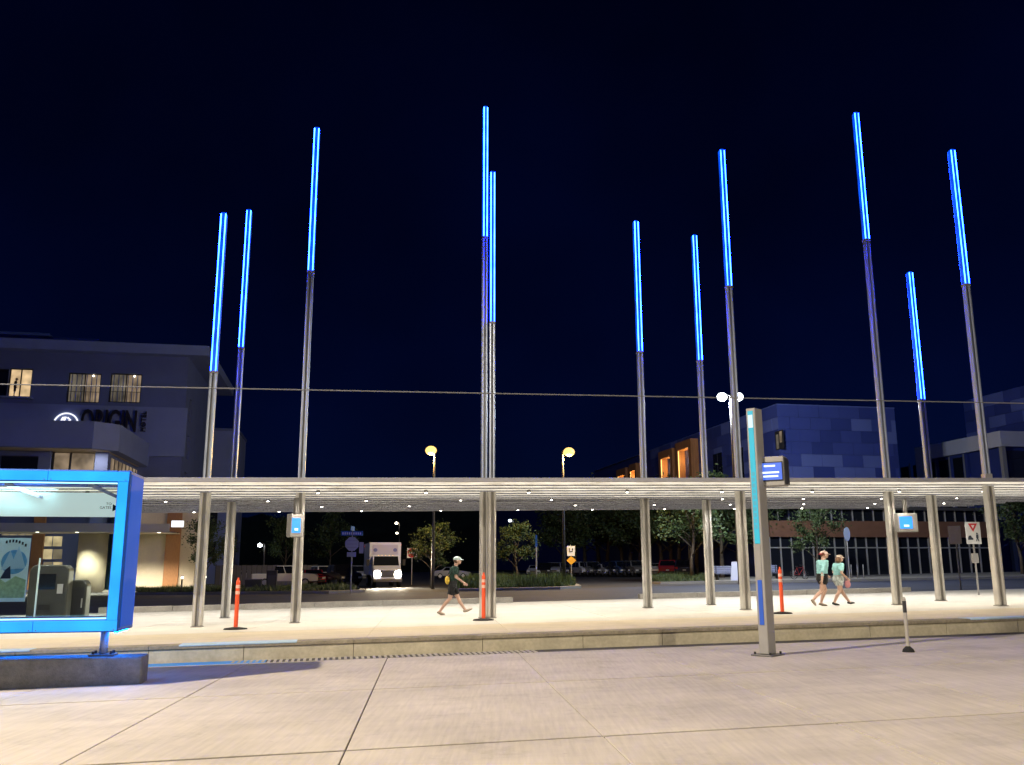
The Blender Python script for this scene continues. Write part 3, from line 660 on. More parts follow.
# ground floor under the canopy
gw = wP + V * 3.0
def Gp(x, y): s, z = hit(x, y, gw, U); return s, z - wP.z
def gbox(name, m, a, b, c, d, y0=3.0, y1=3.3, parent=None):
    x0, z1 = Gp(a, b); x1, z0 = Gp(c, d); return box(name, m, parent or wing, x0, x1, y0, y1, z0, z1)
for i, (a, b) in enumerate(((141, 162), (180, 193))): gbox('stone_wall', M_cream, a, 500, b, 592)
gbox('door', M_wood, 162.6, 500, 165.5, 588, 3.02, 3.1); gbox('door', M_glassd, 166, 500, 168.5, 588, 3.05, 3.1); gbox('door_post', M_wood, 169, 500, 177.5, 588, 2.8, 3.1); gbox('door_glass', M_glassd, 178, 500, 179.6, 588, 3.05, 3.1)
x0, _ = Gp(80, 560); x1, _ = Gp(109, 560)
MB().tube([((x0 + x1) / 2, 2.2, 0), ((x0 + x1) / 2, 2.2, 4.54)], (x1 - x0) / 2, 28).build('round_column', M_cream, wing, smooth=True)
gbox('lobby_wall', M_hotel, -40, 500, 79, 592, 4.0, 4.3); gbox('lobby_wall', mat('lobby_glass', (.02, .05, .06), .1, spec=.8), 110, 500, 140, 592, 4.0, 4.3)
gbox('wood_jamb', M_wood, 32, 516, 36, 590, 3.6, 3.9)
for i in range(2):
    for j in range(4): 
        sft = gbox('lobby_window', M_lit if (i + j) % 3 else M_lit2, 40 + i * 10, 523 + j * 13, 48 + i * 10, 533 + j * 13, 3.9, 3.95)
for i in range(4): gbox('lobby_window', M_lit2, -2 + i * 8, 530, 4.5 + i * 8, 535, 3.9, 3.95)
gbox('lit_sign', emis('entrance_sign', (.9, .95, 1), 1.5), 184, 524, 195, 530, -2.75, -2.71)
for xx in (-22, -14, -7.5, -3.2, -.4, 3.0, 5.5): 
    d = MB().disc((xx, -1.2, 4.53), .12, 12, 'z', .02).build('soffit_lamp', emis('soffit_lamp', (1, .85, .6), 8), wing); lamp('SPOT', 3600, (1, .88, .68), d, (xx, -1.2, 4.5), size=.1, spot=R(130), blend=.6)
# lower annex behind
an = thing('hotel_annex', 'lower pale annex behind the corner of the hotel', 'building', gpx(218, 104), TH)
ah = dep(218, 431, 104).z - an.location.z
box('wall', M_hotel2, an, -3, 1.3, 0, 10, 0, ah); box('roof', M_hotel, an, -3.1, 1.4, -.1, 10.1, ah, ah + .3)
for z in (3, 6.5, 10): box('window', M_glassd, an, -1.6, -.4, -.03, -.004, z, z + 1.7)

# ================================================================== PANEL-CLAD BUILDING WITH WOODEN PORTALS
M_pan = [mat('facade_panel_%s' % n, c, .5, .15, ns=.5, na=.08) for n, c in (('mid', (.05, .075, .30)), ('light', (.11, .15, .42)), ('dark', (.035, .055, .24)))]
AY = 80
ac = dep(787, 566, AY); aP = ground(ac.x, ac.y)
apt = thing('apartment_building', 'block clad in checkered blue metal panels with wooden portals along its street side', 'building', aP, TH)
def A(x, y): s, z = hit(x, y, aP, U); return s, z - aP.z
def A2(x, y): s, z = hit(x, y, aP, V); return s, z - aP.z
az = A(787, 405)[1]; axr = A(897, 440)[0]
box('core', M_pan[2], apt, .06, axr, .06, 60, 0, az - .1)
rowh = 1.12; nr = int((az - 5.2) / rowh); rng = random.Random(3)
for face in ('front', 'side'):
    wdt = axr if face == 'front' else 34.0
    meshes = {}
    for j in range(nr):
        x = -(j % 2) * .9
        while x < wdt - .05:
            a, b = max(x, 0), min(x + 2.05, wdt); x += 2.05
            if b - a < .15: continue
            z1 = az - j * rowh; z0 = z1 - rowh + .025
            if face == 'side' and 1.0 < (a + b) / 2 < 4.6 and A2(778, 450)[1] - .3 < (z0 + z1) / 2 < A2(778, 431)[1] + .3: continue
            m = rng.choices((0, 1, 2), (5, 2, 2))[0]
            dp = rng.choice((0, .012, .025))
            if face == 'front': MB().box(a + .012, b - .012, -dp, .05, z0, z1).build('facade_panel', M_pan[m], apt)
            else: MB().box(-dp, .05, a + .012, b - .012, z0, z1).build('facade_panel', M_pan[m], apt)
# corner window
s0, _ = A2(783.5, 440); s1, _ = A2(775.5, 440); zz0 = A2(778, 450)[1]; zz1 = A2(778, 431)[1]
wv = box('window', M_dark, apt, -.03, .05, s0, s1, zz0, zz1)
box('pane', M_lit2, wv, -.04, -.031, s0 + .2, (s0 + s1) / 2 - .1, zz0 + .6, zz1 - .1); box('pane', M_curtain, wv, -.04, -.031, (s0 + s1) / 2 + .1, s1 - .2, zz0 + .1, zz1 - .3)
for xa, xb, yt in ((743, 732, 447), (722, 713, 452)):
    s0, z1 = A2(xa, yt); s1, _ = A2(xb, yt); wv = box('window', M_glassd, apt, -.04, .02, s0, s1, z1 - 3.2, z1); box('mullion', M_dark, wv, -.06, -.041, (s0 + s1) / 2 - .05, (s0 + s1) / 2 + .05, z1 - 3.2, z1)
box('parapet_cap', M_pan[1], apt, -.06, axr, -.06, 60, az, az + .08)
# street wing with portals
wz = A2(700, 440)[1]
box('street_wing', M_pan[2], apt, .3, 14, 34.2, 150, 0, A2(690, 446)[1])
M_woodlit = mat('portal_wood', (.42, .19, .07), .5, ns=5, na=.25, stretch=(1, 1, .15, 0))
M_glow = emis('portal_led', (1, .62, .18), 2.4)
for xl, xr, yt in ((682, 698, 438.5), (665, 679, 448), (635, 642, 463), (622, 631.5, 467.5)):
    s0, z1 = A2(xr, yt); s1, _ = A2(xl, yt); pr = .9; tk = (s1 - s0) * .16
    p_ = box('portal', M_woodlit, apt, -pr, .25, s0, s0 + tk, z1 - 5.2, z1)
    box('portal_post', M_woodlit, p_, -pr, .25, s1 - tk, s1, z1 - 5.2, z1); box('portal_head', M_woodlit, p_, -pr, .25, s0 + tk, s1 - tk, z1 - .9, z1)
    box('portal_back', mat('portal_back', (.22, .07, .04), .6, ns=3, na=.2), p_, .1, .2, s0 + tk, s1 - tk, z1 - 5.2, z1 - .9)
    box('balcony_rail', M_greyd, p_, -.5, -.45, s0 + tk, s1 - tk, z1 - 5.2, z1 - 4.2)
    box('led_strip', M_glow, p_, -pr + .05, -pr + .12, s0 + tk, s0 + tk + .05, z1 - 5.1, z1 - .95); box('led_strip', M_glow, p_, -pr + .05, -pr + .12, s1 - tk - .05, s1 - tk, z1 - 5.1, z1 - .95)
    lamp('POINT', 160, (1, .6, .2), p_, (-.45, (s0 + s1) / 2, z1 - 2.0), size=.15)
# glazed storefront base
sP = aP - V * 3.0 - U * 1.0
def S(x, y): s, z = hit(x, y, sP, U); return s - 1.0, z - aP.z
store_x0, store_x1 = S(772, 560)[0], S(1003, 560)[0]
ztb, zbb = S(850, 521)[1], S(850, 537)[1]
M_brown = mat('brown_metal_band', (.26, .13, .08), .5, .2, ns=2, na=.12)
box('band', M_brown, apt, store_x0, store_x1, -3.0, -2.6, zbb, ztb)
box('clerestory', M_glassd, apt, store_x0, store_x1, -2.5, -2.4, ztb, ztb + 1.0)
box('podium_roof', M_greyd, apt, store_x0, store_x1, -2.95, .0, ztb + 1.0, ztb + 1.25)
n_ = 22
for i in range(n_ + 1):
    x = store_x0 + (store_x1 - store_x0) * i / n_
    box('mullion', M_steel, apt, x - .045, x + .045, -2.78, -2.6, 0, zbb); box('mullion', M_steel, apt, x - .03, x + .03, -2.62, -2.51, ztb, ztb + 1.0)
    if i < n_: box('pane', M_glassd, apt, x + .05, x + (store_x1 - store_x0) / n_ - .05, -2.68, -2.65, .15, zbb)
box('transom', M_steel, apt, store_x0, store_x1, -2.80, -2.781, zbb - .95, zbb - .85); box('sill', M_walk, apt, store_x0, store_x1, -2.85, -2.55, -.1, .15)
for x in (A(878, 560)[0],): box('pier', M_walk, apt, x - .2, x + .2, -3.0, -2.81, 0, zbb)

# ================================================================== BUILDING AT THE END OF THE STOREFRONT
BY = 84
bc = dep(1015, 566, BY); bP = ground(bc.x, bc.y)
bld = thing('office_building', 'building with a pale horizontal band and checkered panel storeys above the storefront end', 'building', bP, TH)
def B2(x, y): s, z = hit(x, y, bP, V); return s, z - bP.z
t0 = B2(1013, 428)[1]; b0 = B2(1013, 444)[1]; sl = B2(915, 455)[0]
M_band = mat('pale_band', (.50, .50, .56), .6, ns=1, na=.05)
MB().box(0, 30, 0, .4, b0, t0).build('band_front', M_band, bld); MB().box(0, .4, .41, sl, b0, t0).build('band_side', M_band, bld)
MB().box(0, .4, sl - 1.2, sl, 6, b0 - .005).build('band_end', M_band, bld)
box('core', M_pan[2], bld, .8, 30, .8, sl - .3, 0, t0 - .1)
box('wall_panel', M_pan[2], bld, .5, .79, 5.5, sl - 1.3, 5.8, b0 - .01)
for i in range(5): box('window', M_glassd, bld, .44, .49, 6.2 + i * 2.2, 7.6 + i * 2.2, 6, b0 - .3); 
for i in range(6): box('mullion', M_grey, bld, .42, .48, 5.9 + i * 2.2, 6.05 + i * 2.2, 6, b0 - .02)
for i in range(4): box('window', M_glassd, bld, 1.2 + i * 3, 3.6 + i * 3, .74, .79, 6, b0 - .3)
cP = bP + U * 3.5
def C2(x, y): s, z = hit(x, y, cP, V); return s, z - bP.z
ct = C2(965, 401)[1]; cs = C2(965, 420)[0]
box('upper_core', M_pan[2], bld, 3.6, 30, -6, cs, 0, ct - .1)
for j in range(7):
    x = -6 - (j % 2) * .9
    while x < cs:
        a, b = max(x, -6), min(x + 2.3, cs); x += 2.3
        if b - a > .2: MB().box(3.5 - rng.choice((0, .02)), 3.6, a + .012, b - .012, ct - (j + 1) * 1.15 + .025, ct - j * 1.15).build('facade_panel', M_pan[rng.choices((0, 1, 2), (5, 2, 2))[0]], bld)
for k in range(3): box('column', M_grey, bld, .1 + k * 7, .5 + k * 7, .1, .5, 0, b0)

# ================================================================== TREES AND PLANTING
M_leaf = [mat('leaf_%s' % n, c, .6, ns=1.2, na=.4) for n, c in (('a', (.050, .085, .028)), ('b', (.075, .10, .035)), ('c', (.035, .062, .024)))]
M_bark = mat('bark', (.09, .07, .05), .9, ns=6, na=.3)
def tree_meshes(seed, n=4200):
    rg = random.Random(seed)
    tb = MB(); limbs = []
    top = Vector((rg.uniform(-.03, .03), rg.uniform(-.03, .03), .55))
    tb.tube([(0, 0, 0), (rg.uniform(-.01, .01), 0, .2), top * .75, top + Vector((0, 0, .25))], [.026, .020, .014, .004], 8)
    for i in range(11):
        a = i * 2.4 + rg.random(); z = .26 + .05 * i; r = (.30 - .013 * i) * rg.uniform(.5, 1.35)
        e = Vector((r * math.cos(a), r * math.sin(a), z + .14 + rg.uniform(0, .1)))
        tb.tube([(0, 0, z), e * .5 + Vector((0, 0, z * .5 + .02)), e], [.009, .006, .002], 5); limbs.append(e)
        for q in range(2):
            f = e + Vector((rg.uniform(-.11, .11), rg.uniform(-.11, .11), rg.uniform(0, .12))); tb.tube([e * .8 + Vector((0, 0, z * .2)), f], [.004, .0015], 4); limbs.append(f)
    limbs += [Vector((rg.uniform(-.07, .07), rg.uniform(-.07, .07), rg.uniform(.75, .95))) for _ in range(5)]
    lb = MB()
    for k in range(n):
        ci = int(len(limbs) * rg.random() ** 1.25); c = limbs[ci]; s = .028 + .05 * ((ci * 37) % 11) / 11; p = c + Vector((rg.gauss(0, s), rg.gauss(0, s), rg.gauss(0, s * .8)))
        if p.z < .2: continue
        d = Vector((rg.gauss(0, 1), rg.gauss(0, 1), rg.gauss(0, .7))).normalized(); e = d.cross(Vector((rg.gauss(0, 1), rg.gauss(0, 1), rg.gauss(0, 1)))).normalized()
        L_ = rg.uniform(.010, .026)
        lb.add([p - d * L_, p + e * L_ * .5, p + d * L_, p - e * L_ * .5], [(0, 1, 2, 3)], rg.choice((0, 0, 1, 2)))
    return tb.mesh('trunk', M_bark, True), lb.mesh('crown', M_leaf)
TM = [tree_meshes(s) for s in (1, 2, 3, 4)]
def tree(label, x, Y, hh, k, wide=1.0, group=None):
    t = thing('tree', label, 'tree', gpx(x, Y), random.uniform(0, 6), group)
    for nm, me in (('trunk', TM[k][0]), ('crown', TM[k][1])):
        o = link(nm, me, t); o.scale = (hh * wide, hh * wide, hh)
FT = 'trees behind the parked cars'
far = 'dark leafy tree in the grove behind the far parked cars'
for i, (x, Y, hh) in enumerate(((575, 118, 9), (598, 128, 12), (622, 122, 11), (640, 115, 10.5), (661, 107.5, 10), (680, 102, 10), (585, 130, 12), (563, 124, 10), (608, 125, 11.5), (631, 119, 11), (650, 111.5, 10.5), (671, 105.5, 10), (697, 95, 9), (708, 92, 9), (738, 87, 8.5))): tree(far, x, Y, hh, i % 4, 1.15, FT)
tree('leafy tree on the small planted island in front of the red parked car', 692, 70, 7.2, 1, 1.0)
tree('full leafy tree behind the bench and the folding board', 722, 78, 8.2, 2, 1.05)
tree('dark leafy tree between the folding board and the storefront', 757, 78, 8, 3, 1.0)
tree('slim street tree in front of the storefront behind the two walkers', 818, 69, 5.6, 0, .8)
tree('small round tree on the grassy traffic island', 517, 70, 4.6, 1, 1.0)
tree('small sparse tree between the truck and the walking man', 432, 66, 4.2, 2, 1.0)
tree('small leafy tree beside the hotel entrance', 205, 70, 5.2, 3, .9)
tree('large dark tree at the far end of the storefront', 1022, 70, 6.4, 0, 1.0)
tree('dark slender tree beyond the tall black bin', 285, 100, 7, 1, .8)
tree('dark slender tree beyond the parked dark pickup', 330, 112, 8, 2, .9)

def inside(p, P):
    c = False
    for i in range(len(P)):
        a, b = P[i], P[i - 1]
        if (a[1] > p[1]) != (b[1] > p[1]) and p[0] < (b[0] - a[0]) * (p[1] - a[1]) / (b[1] - a[1]) + a[0]: c = not c
    return c
def grass(name, label, P, n, hmin, hmax, mats):
    rg = random.Random(n); mb = MB(); x0, x1 = min(p[0] for p in P), max(p[0] for p in P); y0, y1 = min(p[1] for p in P), max(p[1] for p in P); k = 0
    while k < n:
        p = (rg.uniform(x0, x1), rg.uniform(y0, y1))
        if not inside(p, P): continue
        k += 1; a = rg.uniform(0, 6.3); hh = rg.uniform(hmin, hmax) * (.55 + .45 * math.sin(p[0] * 1.3) * math.sin(p[1] * 1.1 + 1)) ; w_ = .035
        t = Vector((rg.gauss(0, .12), rg.gauss(0, .12), hh)); b = Vector((p[0], p[1], HB + .15)); d = Vector((math.cos(a), math.sin(a), 0)) * w_
        mb.add([b - d, b + d, b + t], [(0, 1, 2)], rg.choice((0, 1, 1, 2)))
    return tag(stuff(mb.build(name, mats, xf=graded)), label, 'grass')
M_gr = [mat('grass_%d' % i, c, .7, ns=1, na=.3) for i, c in enumerate(((.07, .12, .03), (.10, .15, .045), (.05, .08, .03)))]
grass('ornamental_grass', 'tufted green grass covering the traffic island by the truck', isl1, 16000, .5, 1.0, M_gr)
grass('ground_cover', 'dark low ground cover along the hotel side of the back street', isl2, 12000, .2, .5, M_leaf)
grass('ground_cover', 'dark low planting around the small island tree', isl3, 5000, .35, .75, M_leaf)

# dark wooded rise far behind everything
rg = random.Random(5); mb = MB(); prev = None; N_ = 150
rid = []
for i in range(N_ + 1):
    u_ = -230 + i * 4; base = 22 + 3 * math.sin(i * .09) + 2 * math.sin(i * .31 + 1)
    rid.append([(u_, 245, -1), (u_, 246 + rg.random(), base * .55 + rg.uniform(-.6, .6)), (u_, 250 + rg.random(), base * .85 + rg.uniform(-1, 1)), (u_, 258, base + rg.uniform(-1.2, 1.2)), (u_, 300, -1)])
for i in range(N_):
    for j in range(4): mb.quad(rid[i][j], rid[i + 1][j], rid[i + 1][j + 1], rid[i][j + 1])
struct(mb.build('hillside', mat('wooded_hill', (.018, .024, .012), .95, ns=.3, na=.5), xf=graded))

# ================================================================== VEHICLES
M_tire = M_rubber; M_rim = mat('alloy', (.5, .5, .52), .35, .8); M_carglass = mat('car_glass', (.01, .012, .015), .05, spec=.8)
M_tail = mat('tail_lens', (.45, .01, .01), .2); M_head = mat('head_lens', (.75, .76, .78), .1, spec=.8); M_trim = mat('black_trim', (.02, .02, .02), .6)
def paint(n, c): return mat('car_paint_' + n, c, .25, .1, spec=.6, ns=.6, na=.03)
def wheel(parent, x, y, r, w=.22):
    s = 1 if y > 0 else -1
    t = MB().tube([(x, y - w / 2, r), (x, y - w / 2 + .03, r), (x, y + w / 2 - .03, r), (x, y + w / 2, r)], [r * .9, r, r, r * .9], 18).build('wheel', M_tire, parent, smooth=False)
    MB().disc((x, y + s * w / 2, r), r * .62, 14, 'y', .02).build('rim', M_rim, t)
CARS = {
 'sedan': (4.6, 1.8, [(-2.3, .35), (-2.28, .80), (-1.9, .98), (-1.25, 1.02), (-.75, 1.40), (.35, 1.42), (1.0, 1.0), (1.95, .86), (2.28, .68), (2.3, .35)], 4, 6),
 'suv': (4.8, 1.9, [(-2.4, .42), (-2.4, .95), (-2.3, 1.08), (-2.05, 1.70), (-1.2, 1.76), (.45, 1.72), (1.10, 1.12), (2.1, 1.02), (2.38, .80), (2.4, .42)], 3, 6),
 'pickup': (5.6, 1.95, [(-2.8, .5), (-2.8, 1.12), (-.95, 1.12), (-.75, 1.80), (.55, 1.82), (1.15, 1.18), (2.5, 1.08), (2.78, .9), (2.8, .5)], 2, 5)}
def car_parts(kind, m, t):
    L_, W_, P, ga, gb = CARS[kind]; z_belt = {'sedan': .95, 'suv': 1.06, 'pickup': 1.12}[kind]
    rings = []
    for f, inset in ((-1, .0), (-.96, -.0), (.96, 0), (1, 0)):
        ring = []
        for x, z in P:
            tuck = .16 * max(0, z - z_belt) / .7
            e = .04 if abs(f) == 1 else 0
            ring.append(Vector((x * (1 - e * .35), f * (W_ / 2) * 1 - math.copysign(tuck, f), z - e * .4 + (.0))))
        rings.append(ring)
    MB().rings(rings).build('body', m, t, smooth=False, bevel=.03)
    # glass: windscreen, rear window, side windows
    def lerp(a, b, q): return (a[0] + (b[0] - a[0]) * q, a[1] + (b[1] - a[1]) * q)
    rf, bf = P[gb - 1], P[gb]; rr_, br = P[ga], P[ga - 1]
    for nm, a, b in (('windscreen', rf, bf), ('rear_window', rr_, br)):
        n = Vector((b[1] - a[1], 0, -(b[0] - a[0]))).normalized(); n = n if (n.x > 0) == (nm == 'windscreen') else -n
        a_, b_ = lerp(a, b, .08), lerp(a, b, .92); o = n * .012
        if abs(b[1] - a[1]) < .15: continue
        ya, yb = W_ / 2 - .24, W_ / 2 - .14
        MB().quad((a_[0] + o.x, -ya, a_[1] + o.z), (a_[0] + o.x, ya, a_[1] + o.z), (b_[0] + o.x, yb, b_[1] + o.z), (b_[0] + o.x, -yb, b_[1] + o.z)).build(nm, M_carglass, t)
    zt_ = rf[1] - .07; xa, xb = rr_[0] + .08, rf[0] - .05
    for s in (-1, 1):
        for q0, q1 in ((0, .48), (.52, 1)):
            y1, y0 = s * (W_ / 2 + .012 - .16 * (zt_ - z_belt) / .7), s * (W_ / 2 + .012)
            zb_ = z_belt + .03; bl, br2 = br[0] * .92 + .1 if kind != 'pickup' else xa - .05, bf[0] - .12
            A_, B_ = (xa + (xb - xa) * q0, xa + (xb - xa) * q1), (bl + (br2 - bl) * q0, bl + (br2 - bl) * q1)
            MB().quad((B_[0], y0, zb_), (B_[1], y0, zb_), (A_[1], y1, zt_), (A_[0], y1, zt_)).build('side_window', M_carglass, t)
        box('headlight', M_head, t, L_ / 2 - .10, L_ / 2 + .005, *sorted((s * W_ * .30, s * W_ * .46)), .66, .80)
        box('tail_light', M_tail, t, -L_ / 2 - .005, -L_ / 2 + .1, *sorted((s * W_ * .34, s * W_ * .47)), .78, 1.0)
        box('mirror', M_trim, t, bf[0] - .45, bf[0] - .25, *sorted((s * (W_ / 2 + .01), s * (W_ / 2 + .17))), z_belt, z_belt + .13)
        for x in (-L_ * .30, L_ * .31): wheel(t, x, s * (W_ / 2 - .10), .34 if kind == 'sedan' else .38)
    box('bumper', M_trim, t, L_ / 2 - .05, L_ / 2 + .03, -W_ * .44, W_ * .44, .38, .56); box('bumper', M_trim, t, -L_ / 2 - .03, -L_ / 2 + .05, -W_ * .44, W_ * .44, .40, .58)
    box('grille', M_trim, t, L_ / 2 - .02, L_ / 2 + .012, -W_ * .26, W_ * .26, .60, .76); box('plate', M_white, t, -L_ / 2 - .035, -L_ / 2 - .031, -.16, .16, .62, .74)
protos = {}
def car(kind, cn, c, label, x, Y, rz, group=None):
    key = (kind, cn); m = paint(cn, c)
    if key not in protos:
        t = thing(kind if kind != 'suv' else 'parked_suv', label, 'car', gpx(x, Y), rz, group); t.name = {'sedan': 'parked_car', 'suv': 'parked_suv', 'pickup': 'pickup_truck'}[kind]
        car_parts(kind, m, t); protos[key] = t
    else:
        t = copy_tree(protos[key]); t.location = gpx(x, Y); t.rotation_euler = (0, 0, rz)
        tag(t, label, 'car', group)
        if not group and 'group' in t: del t['group']
    if kind == 'pickup': t['category'] = 'pickup'
    return t
W_c, K_c, G_c, S_c, R_c, B_c = (.72, .72, .70), (.02, .02, .024), (.16, .165, .17), (.42, .43, .44), (.36, .015, .02), (.04, .07, .16)
car('sedan', 'white', W_c, 'small white car far behind the orange post near the hotel', 243, 104, R(160))
car('pickup', 'white', W_c, 'long white pickup parked behind the black bin', 287, 80, R(6))
car('sedan', 'red', R_c, 'red car parked between the two white vehicles', 313, 82, R(-70))
car('suv', 'white', W_c, 'white SUV parked next to the dark pickup', 325, 86, R(-64))
car('pickup', 'dark', K_c, 'dark pickup parked behind the stop sign post', 341, 80, R(-60))
car('suv', 'silver', S_c, 'silver SUV parked between the dark pickup and the box truck', 357, 96, R(-60))
pk = 'cars in the far parking row'
seq = [('sedan', 'white', W_c), ('suv', 'dark', K_c), ('suv', 'silver', S_c), ('sedan', 'grey', G_c), ('suv', 'white', W_c), ('suv', 'grey', G_c), ('sedan', 'dark', K_c), ('sedan', 'silver', S_c), ('suv', 'dark', K_c), ('suv', 'blue', B_c), ('sedan', 'dark', K_c), ('suv', 'grey', G_c)]
for i, (kd, cn, c) in enumerate(seq):
    x = 536 + i * 9.4 if i < 4 else 584 + (i - 4) * 7.4
    Y = 118 if i < 4 else 112 - (i - 4) * 1.6
    car(kd, cn, c, '%s %s parked in the %s under the grove' % ({'dark': 'black'}.get(cn, cn), 'SUV' if kd == 'suv' else 'car', 'short row left open by the island sign' if i < 4 else 'long far row'), x, Y, R(-100) if i < 4 else R(-78), pk)
car('sedan', 'white', W_c, 'white car parked beside the red hatchback', 656.5, 101, R(78))
car('suv', 'red', R_c, 'red SUV parked beside a white car at the end of the row', 667.5, 98, R(80))
car('suv', 'dark', K_c, 'black SUV parked past the red SUV behind the island tree', 683, 96, R(82))
for x in (451, 700): car('sedan', 'silver' if x < 500 else 'grey', S_c if x < 500 else G_c, 'silver car parked behind the walking man' if x < 500 else 'grey car parked behind the planted island', x, 112, R(8))

# box truck with its headlights on
tp = gpx(385, 72); truck = thing('box_truck', 'white box truck facing the platform with bright headlights', 'truck', tp, R(-77)); truck.scale = (1, 1, .92)
M_tw = mat('truck_white', (.56, .60, .76), .4, ns=2, na=.04); M_tlav = mat('truck_front_panel', (.40, .40, .60), .4)
box('cargo_box', M_tw, truck, -6.2, -.1, -1.25, 1.25, 1.0, 3.75, bevel=.04)
box('front_panel', M_tlav, truck, -.097, -.07, -1.0, 1.0, 2.72, 3.55)
for s in (-1, 1): MB().disc((-.06, s * .78, 3.1), .16, 14, 'x', .02).build('logo_disc', mat('logo_blue', (.12, .14, .42), .4), truck)
MB().prism([(-.05, .7), (-.05, 2.62), (.75, 2.62), (1.25, 1.75), (2.35, 1.45), (2.45, .7)], -1.05, 1.05).build('cab', M_tw, truck, bevel=.06)
MB().quad((.80, -.92, 2.55), (.80, .92, 2.55), (1.275, .98, 1.80), (1.275, -.98, 1.80)).build('windscreen', M_carglass, truck)
for s in (-1, 1):
    MB().quad((.0, s * 1.062, 1.75), (1.1, s * 1.062, 1.75), (.7, s * 1.062, 2.5), (.0, s * 1.062, 2.5)).build('side_window', M_carglass, truck)
    h = MB().disc((2.46, s * .78, 1.08), .27, 18, 'x', .06).build('headlight', emis('headlight', (1, .86, .62), 55), truck)
    lamp('SPOT', 1800, (1, .88, .66), h, (2.55, s * .78, 1.08), rot=(0, R(-84), 0), size=.1, spot=R(80), blend=.8)
    a_ = MB().tube([(.9, s * 1.05, 1.9), (.95, s * 1.35, 2.0)], .02, 6).build('mirror_arm', M_trim, truck); box('mirror', M_trim, a_, .85, .98, *sorted((s * 1.3, s * 1.5)), 1.8, 2.3)
    for x in (1.55, -3.9, -4.9): wheel(truck, x, s * .95, .48, .28)
    box('marker_light', emis('red_marker', (1, .1, .08), 2), truck, -6.0 if s < 0 else -.3, -5.9 if s < 0 else -.2, *sorted((s * 1.251, s * 1.27)), 3.5, 3.58)
box('grille', mat('truck_grille', (.10, .10, .11), .4, .4), truck, 2.42, 2.46, -.55, .55, .85, 1.4)
box('bumper', M_greyd, truck, 2.3, 2.6, -1.1, 1.1, .45, .72, bevel=.03); box('chassis', M_trim, truck, -6, 2.2, -.5, .5, .6, .98)
for i in range(5): box('roof_marker', emis('amber_marker', (1, .6, .2), 2), truck, .35, .42, -.6 + i * .28, -.52 + i * .28, 2.622, 2.66)

# ================================================================== SIGNS
M_red = mat('sign_red', (.55, .02, .03), .5); M_signw = mat('sign_white', (.75, .75, .74), .5); M_signy = mat('sign_yellow', (.75, .38, .03), .5); M_blade = mat('street_name_blue', (.03, .13, .38), .5); M_signback = mat('sign_back_aluminium', (.45, .45, .46), .5, .4)
def sign_root(label, x, y, h, rz=0): return thing('road_sign', label, 'sign', on(x, y, h), rz)
def zpx(t, x, y): return dep(x, y, t.location.y).z - t.location.z
t = sign_root('octagonal sign seen from behind with blue street name blades on top', 350.5, 594, HB)
hh = zpx(t, 351, 528); 
MB().tube([(0, 0, 0), (0, 0, hh)], .04, 8).build('post', M_grey, t)
zc_ = zpx(t, 351, 544)
MB().prism([(.43 * math.cos(R(22.5 + 45 * i)), zc_ + .43 * math.sin(R(22.5 + 45 * i))) for i in range(8)], -.06, -.045).build('octagon_plate', M_signback, t)
for i in range(3): box('brace', M_grey, t, -.30, .30, -.066, -.061, zc_ - .22 + i * .2, zc_ - .19 + i * .2)
box('plate', M_signback, t, -.28, .26, -.062, -.047, zc_ - .75, zc_ - .48); box('plate', M_signback, t, .42, .68, .05, .06, zc_ - .55, zc_ + .1)
b_ = box('name_blade', M_blade, t, -.68, .62, -.02, .02, hh - .45, hh - .18)
for i in range(9): box('name_letter', M_signw, b_, -.6 + i * .13, -.52 + i * .13, -.024, -.0205, hh - .39, hh - .25)
box('name_blade', M_blade, t, -.02, .02, -.6, .6, hh - .16, hh + .1)
t = sign_root('square red and white do-not-enter sign beside the truck', 411.5, 585, HB)
zc_ = zpx(t, 411, 553)
MB().tube([(0, 0, 0), (0, 0, zc_ + .4)], .035, 8).build('post', M_grey, t); box('plate', M_signw, t, -.42, .42, -.06, -.045, zc_ - .42, zc_ + .42, bevel=.01)
MB().disc((0, -.066, zc_), .39, 24, 'y', .008).build('red_disc', M_red, t); box('white_bar', M_signw, t, -.3, .3, -.078, -.071, zc_ - .07, zc_ + .07)
t = sign_root('white arrow sign above a small yellow diamond on the traffic island', 571.5, 585, HB); zc_ = zpx(t, 571.5, 551)
MB().tube([(0, 0, 0), (0, 0, zc_ + .45)], .035, 8).build('post', M_grey, t); box('plate', M_signw, t, -.29, .29, -.06, -.045, zc_ - .36, zc_ + .36, bevel=.01)
MB().tube([(-.12, -.064, zc_ + .2), (-.1, -.064, zc_ - .05), (.1, -.064, zc_ - .02), (.12, -.064, zc_ + .18)], .045, 6).build('arrow', M_ink, t)
MB().prism([(0, zc_ - 1.0), (.36, zc_ - .68), (0, zc_ - .36), (-.36, zc_ - .68)], -.09, -.075).build('yellow_plate', M_signy, t)
t = sign_root('tall thin pale marker post standing in the island grass', 536.5, 587, HB); hh = zpx(t, 536.5, 535)
MB().tube([(0, 0, 0), (0, 0, hh - .6)], .05, 10).build('post', M_steel, t); box('narrow_plate', M_blade, t, -.08, .08, -.065, -.05, hh - .8, hh)
t = sign_root('pale blue-grey sign on a thin post before the grove', 690, 576.5, HB); zc_ = zpx(t, 690, 538)
MB().tube([(0, 0, 0), (0, 0, zc_ + .5)], .045, 8).build('post', M_grey, t); box('plate', mat('sign_bluegrey', (.30, .36, .50), .5), t, -.38, .34, -.06, -.045, zc_ - .5, zc_ + .5, bevel=.01); MB().prism([(-.2, zc_ - .1), (.35, zc_ - .22), (.35, zc_ + .05), (-.1, zc_ + .25)], -.067, -.061).build('symbol', M_ink, t)
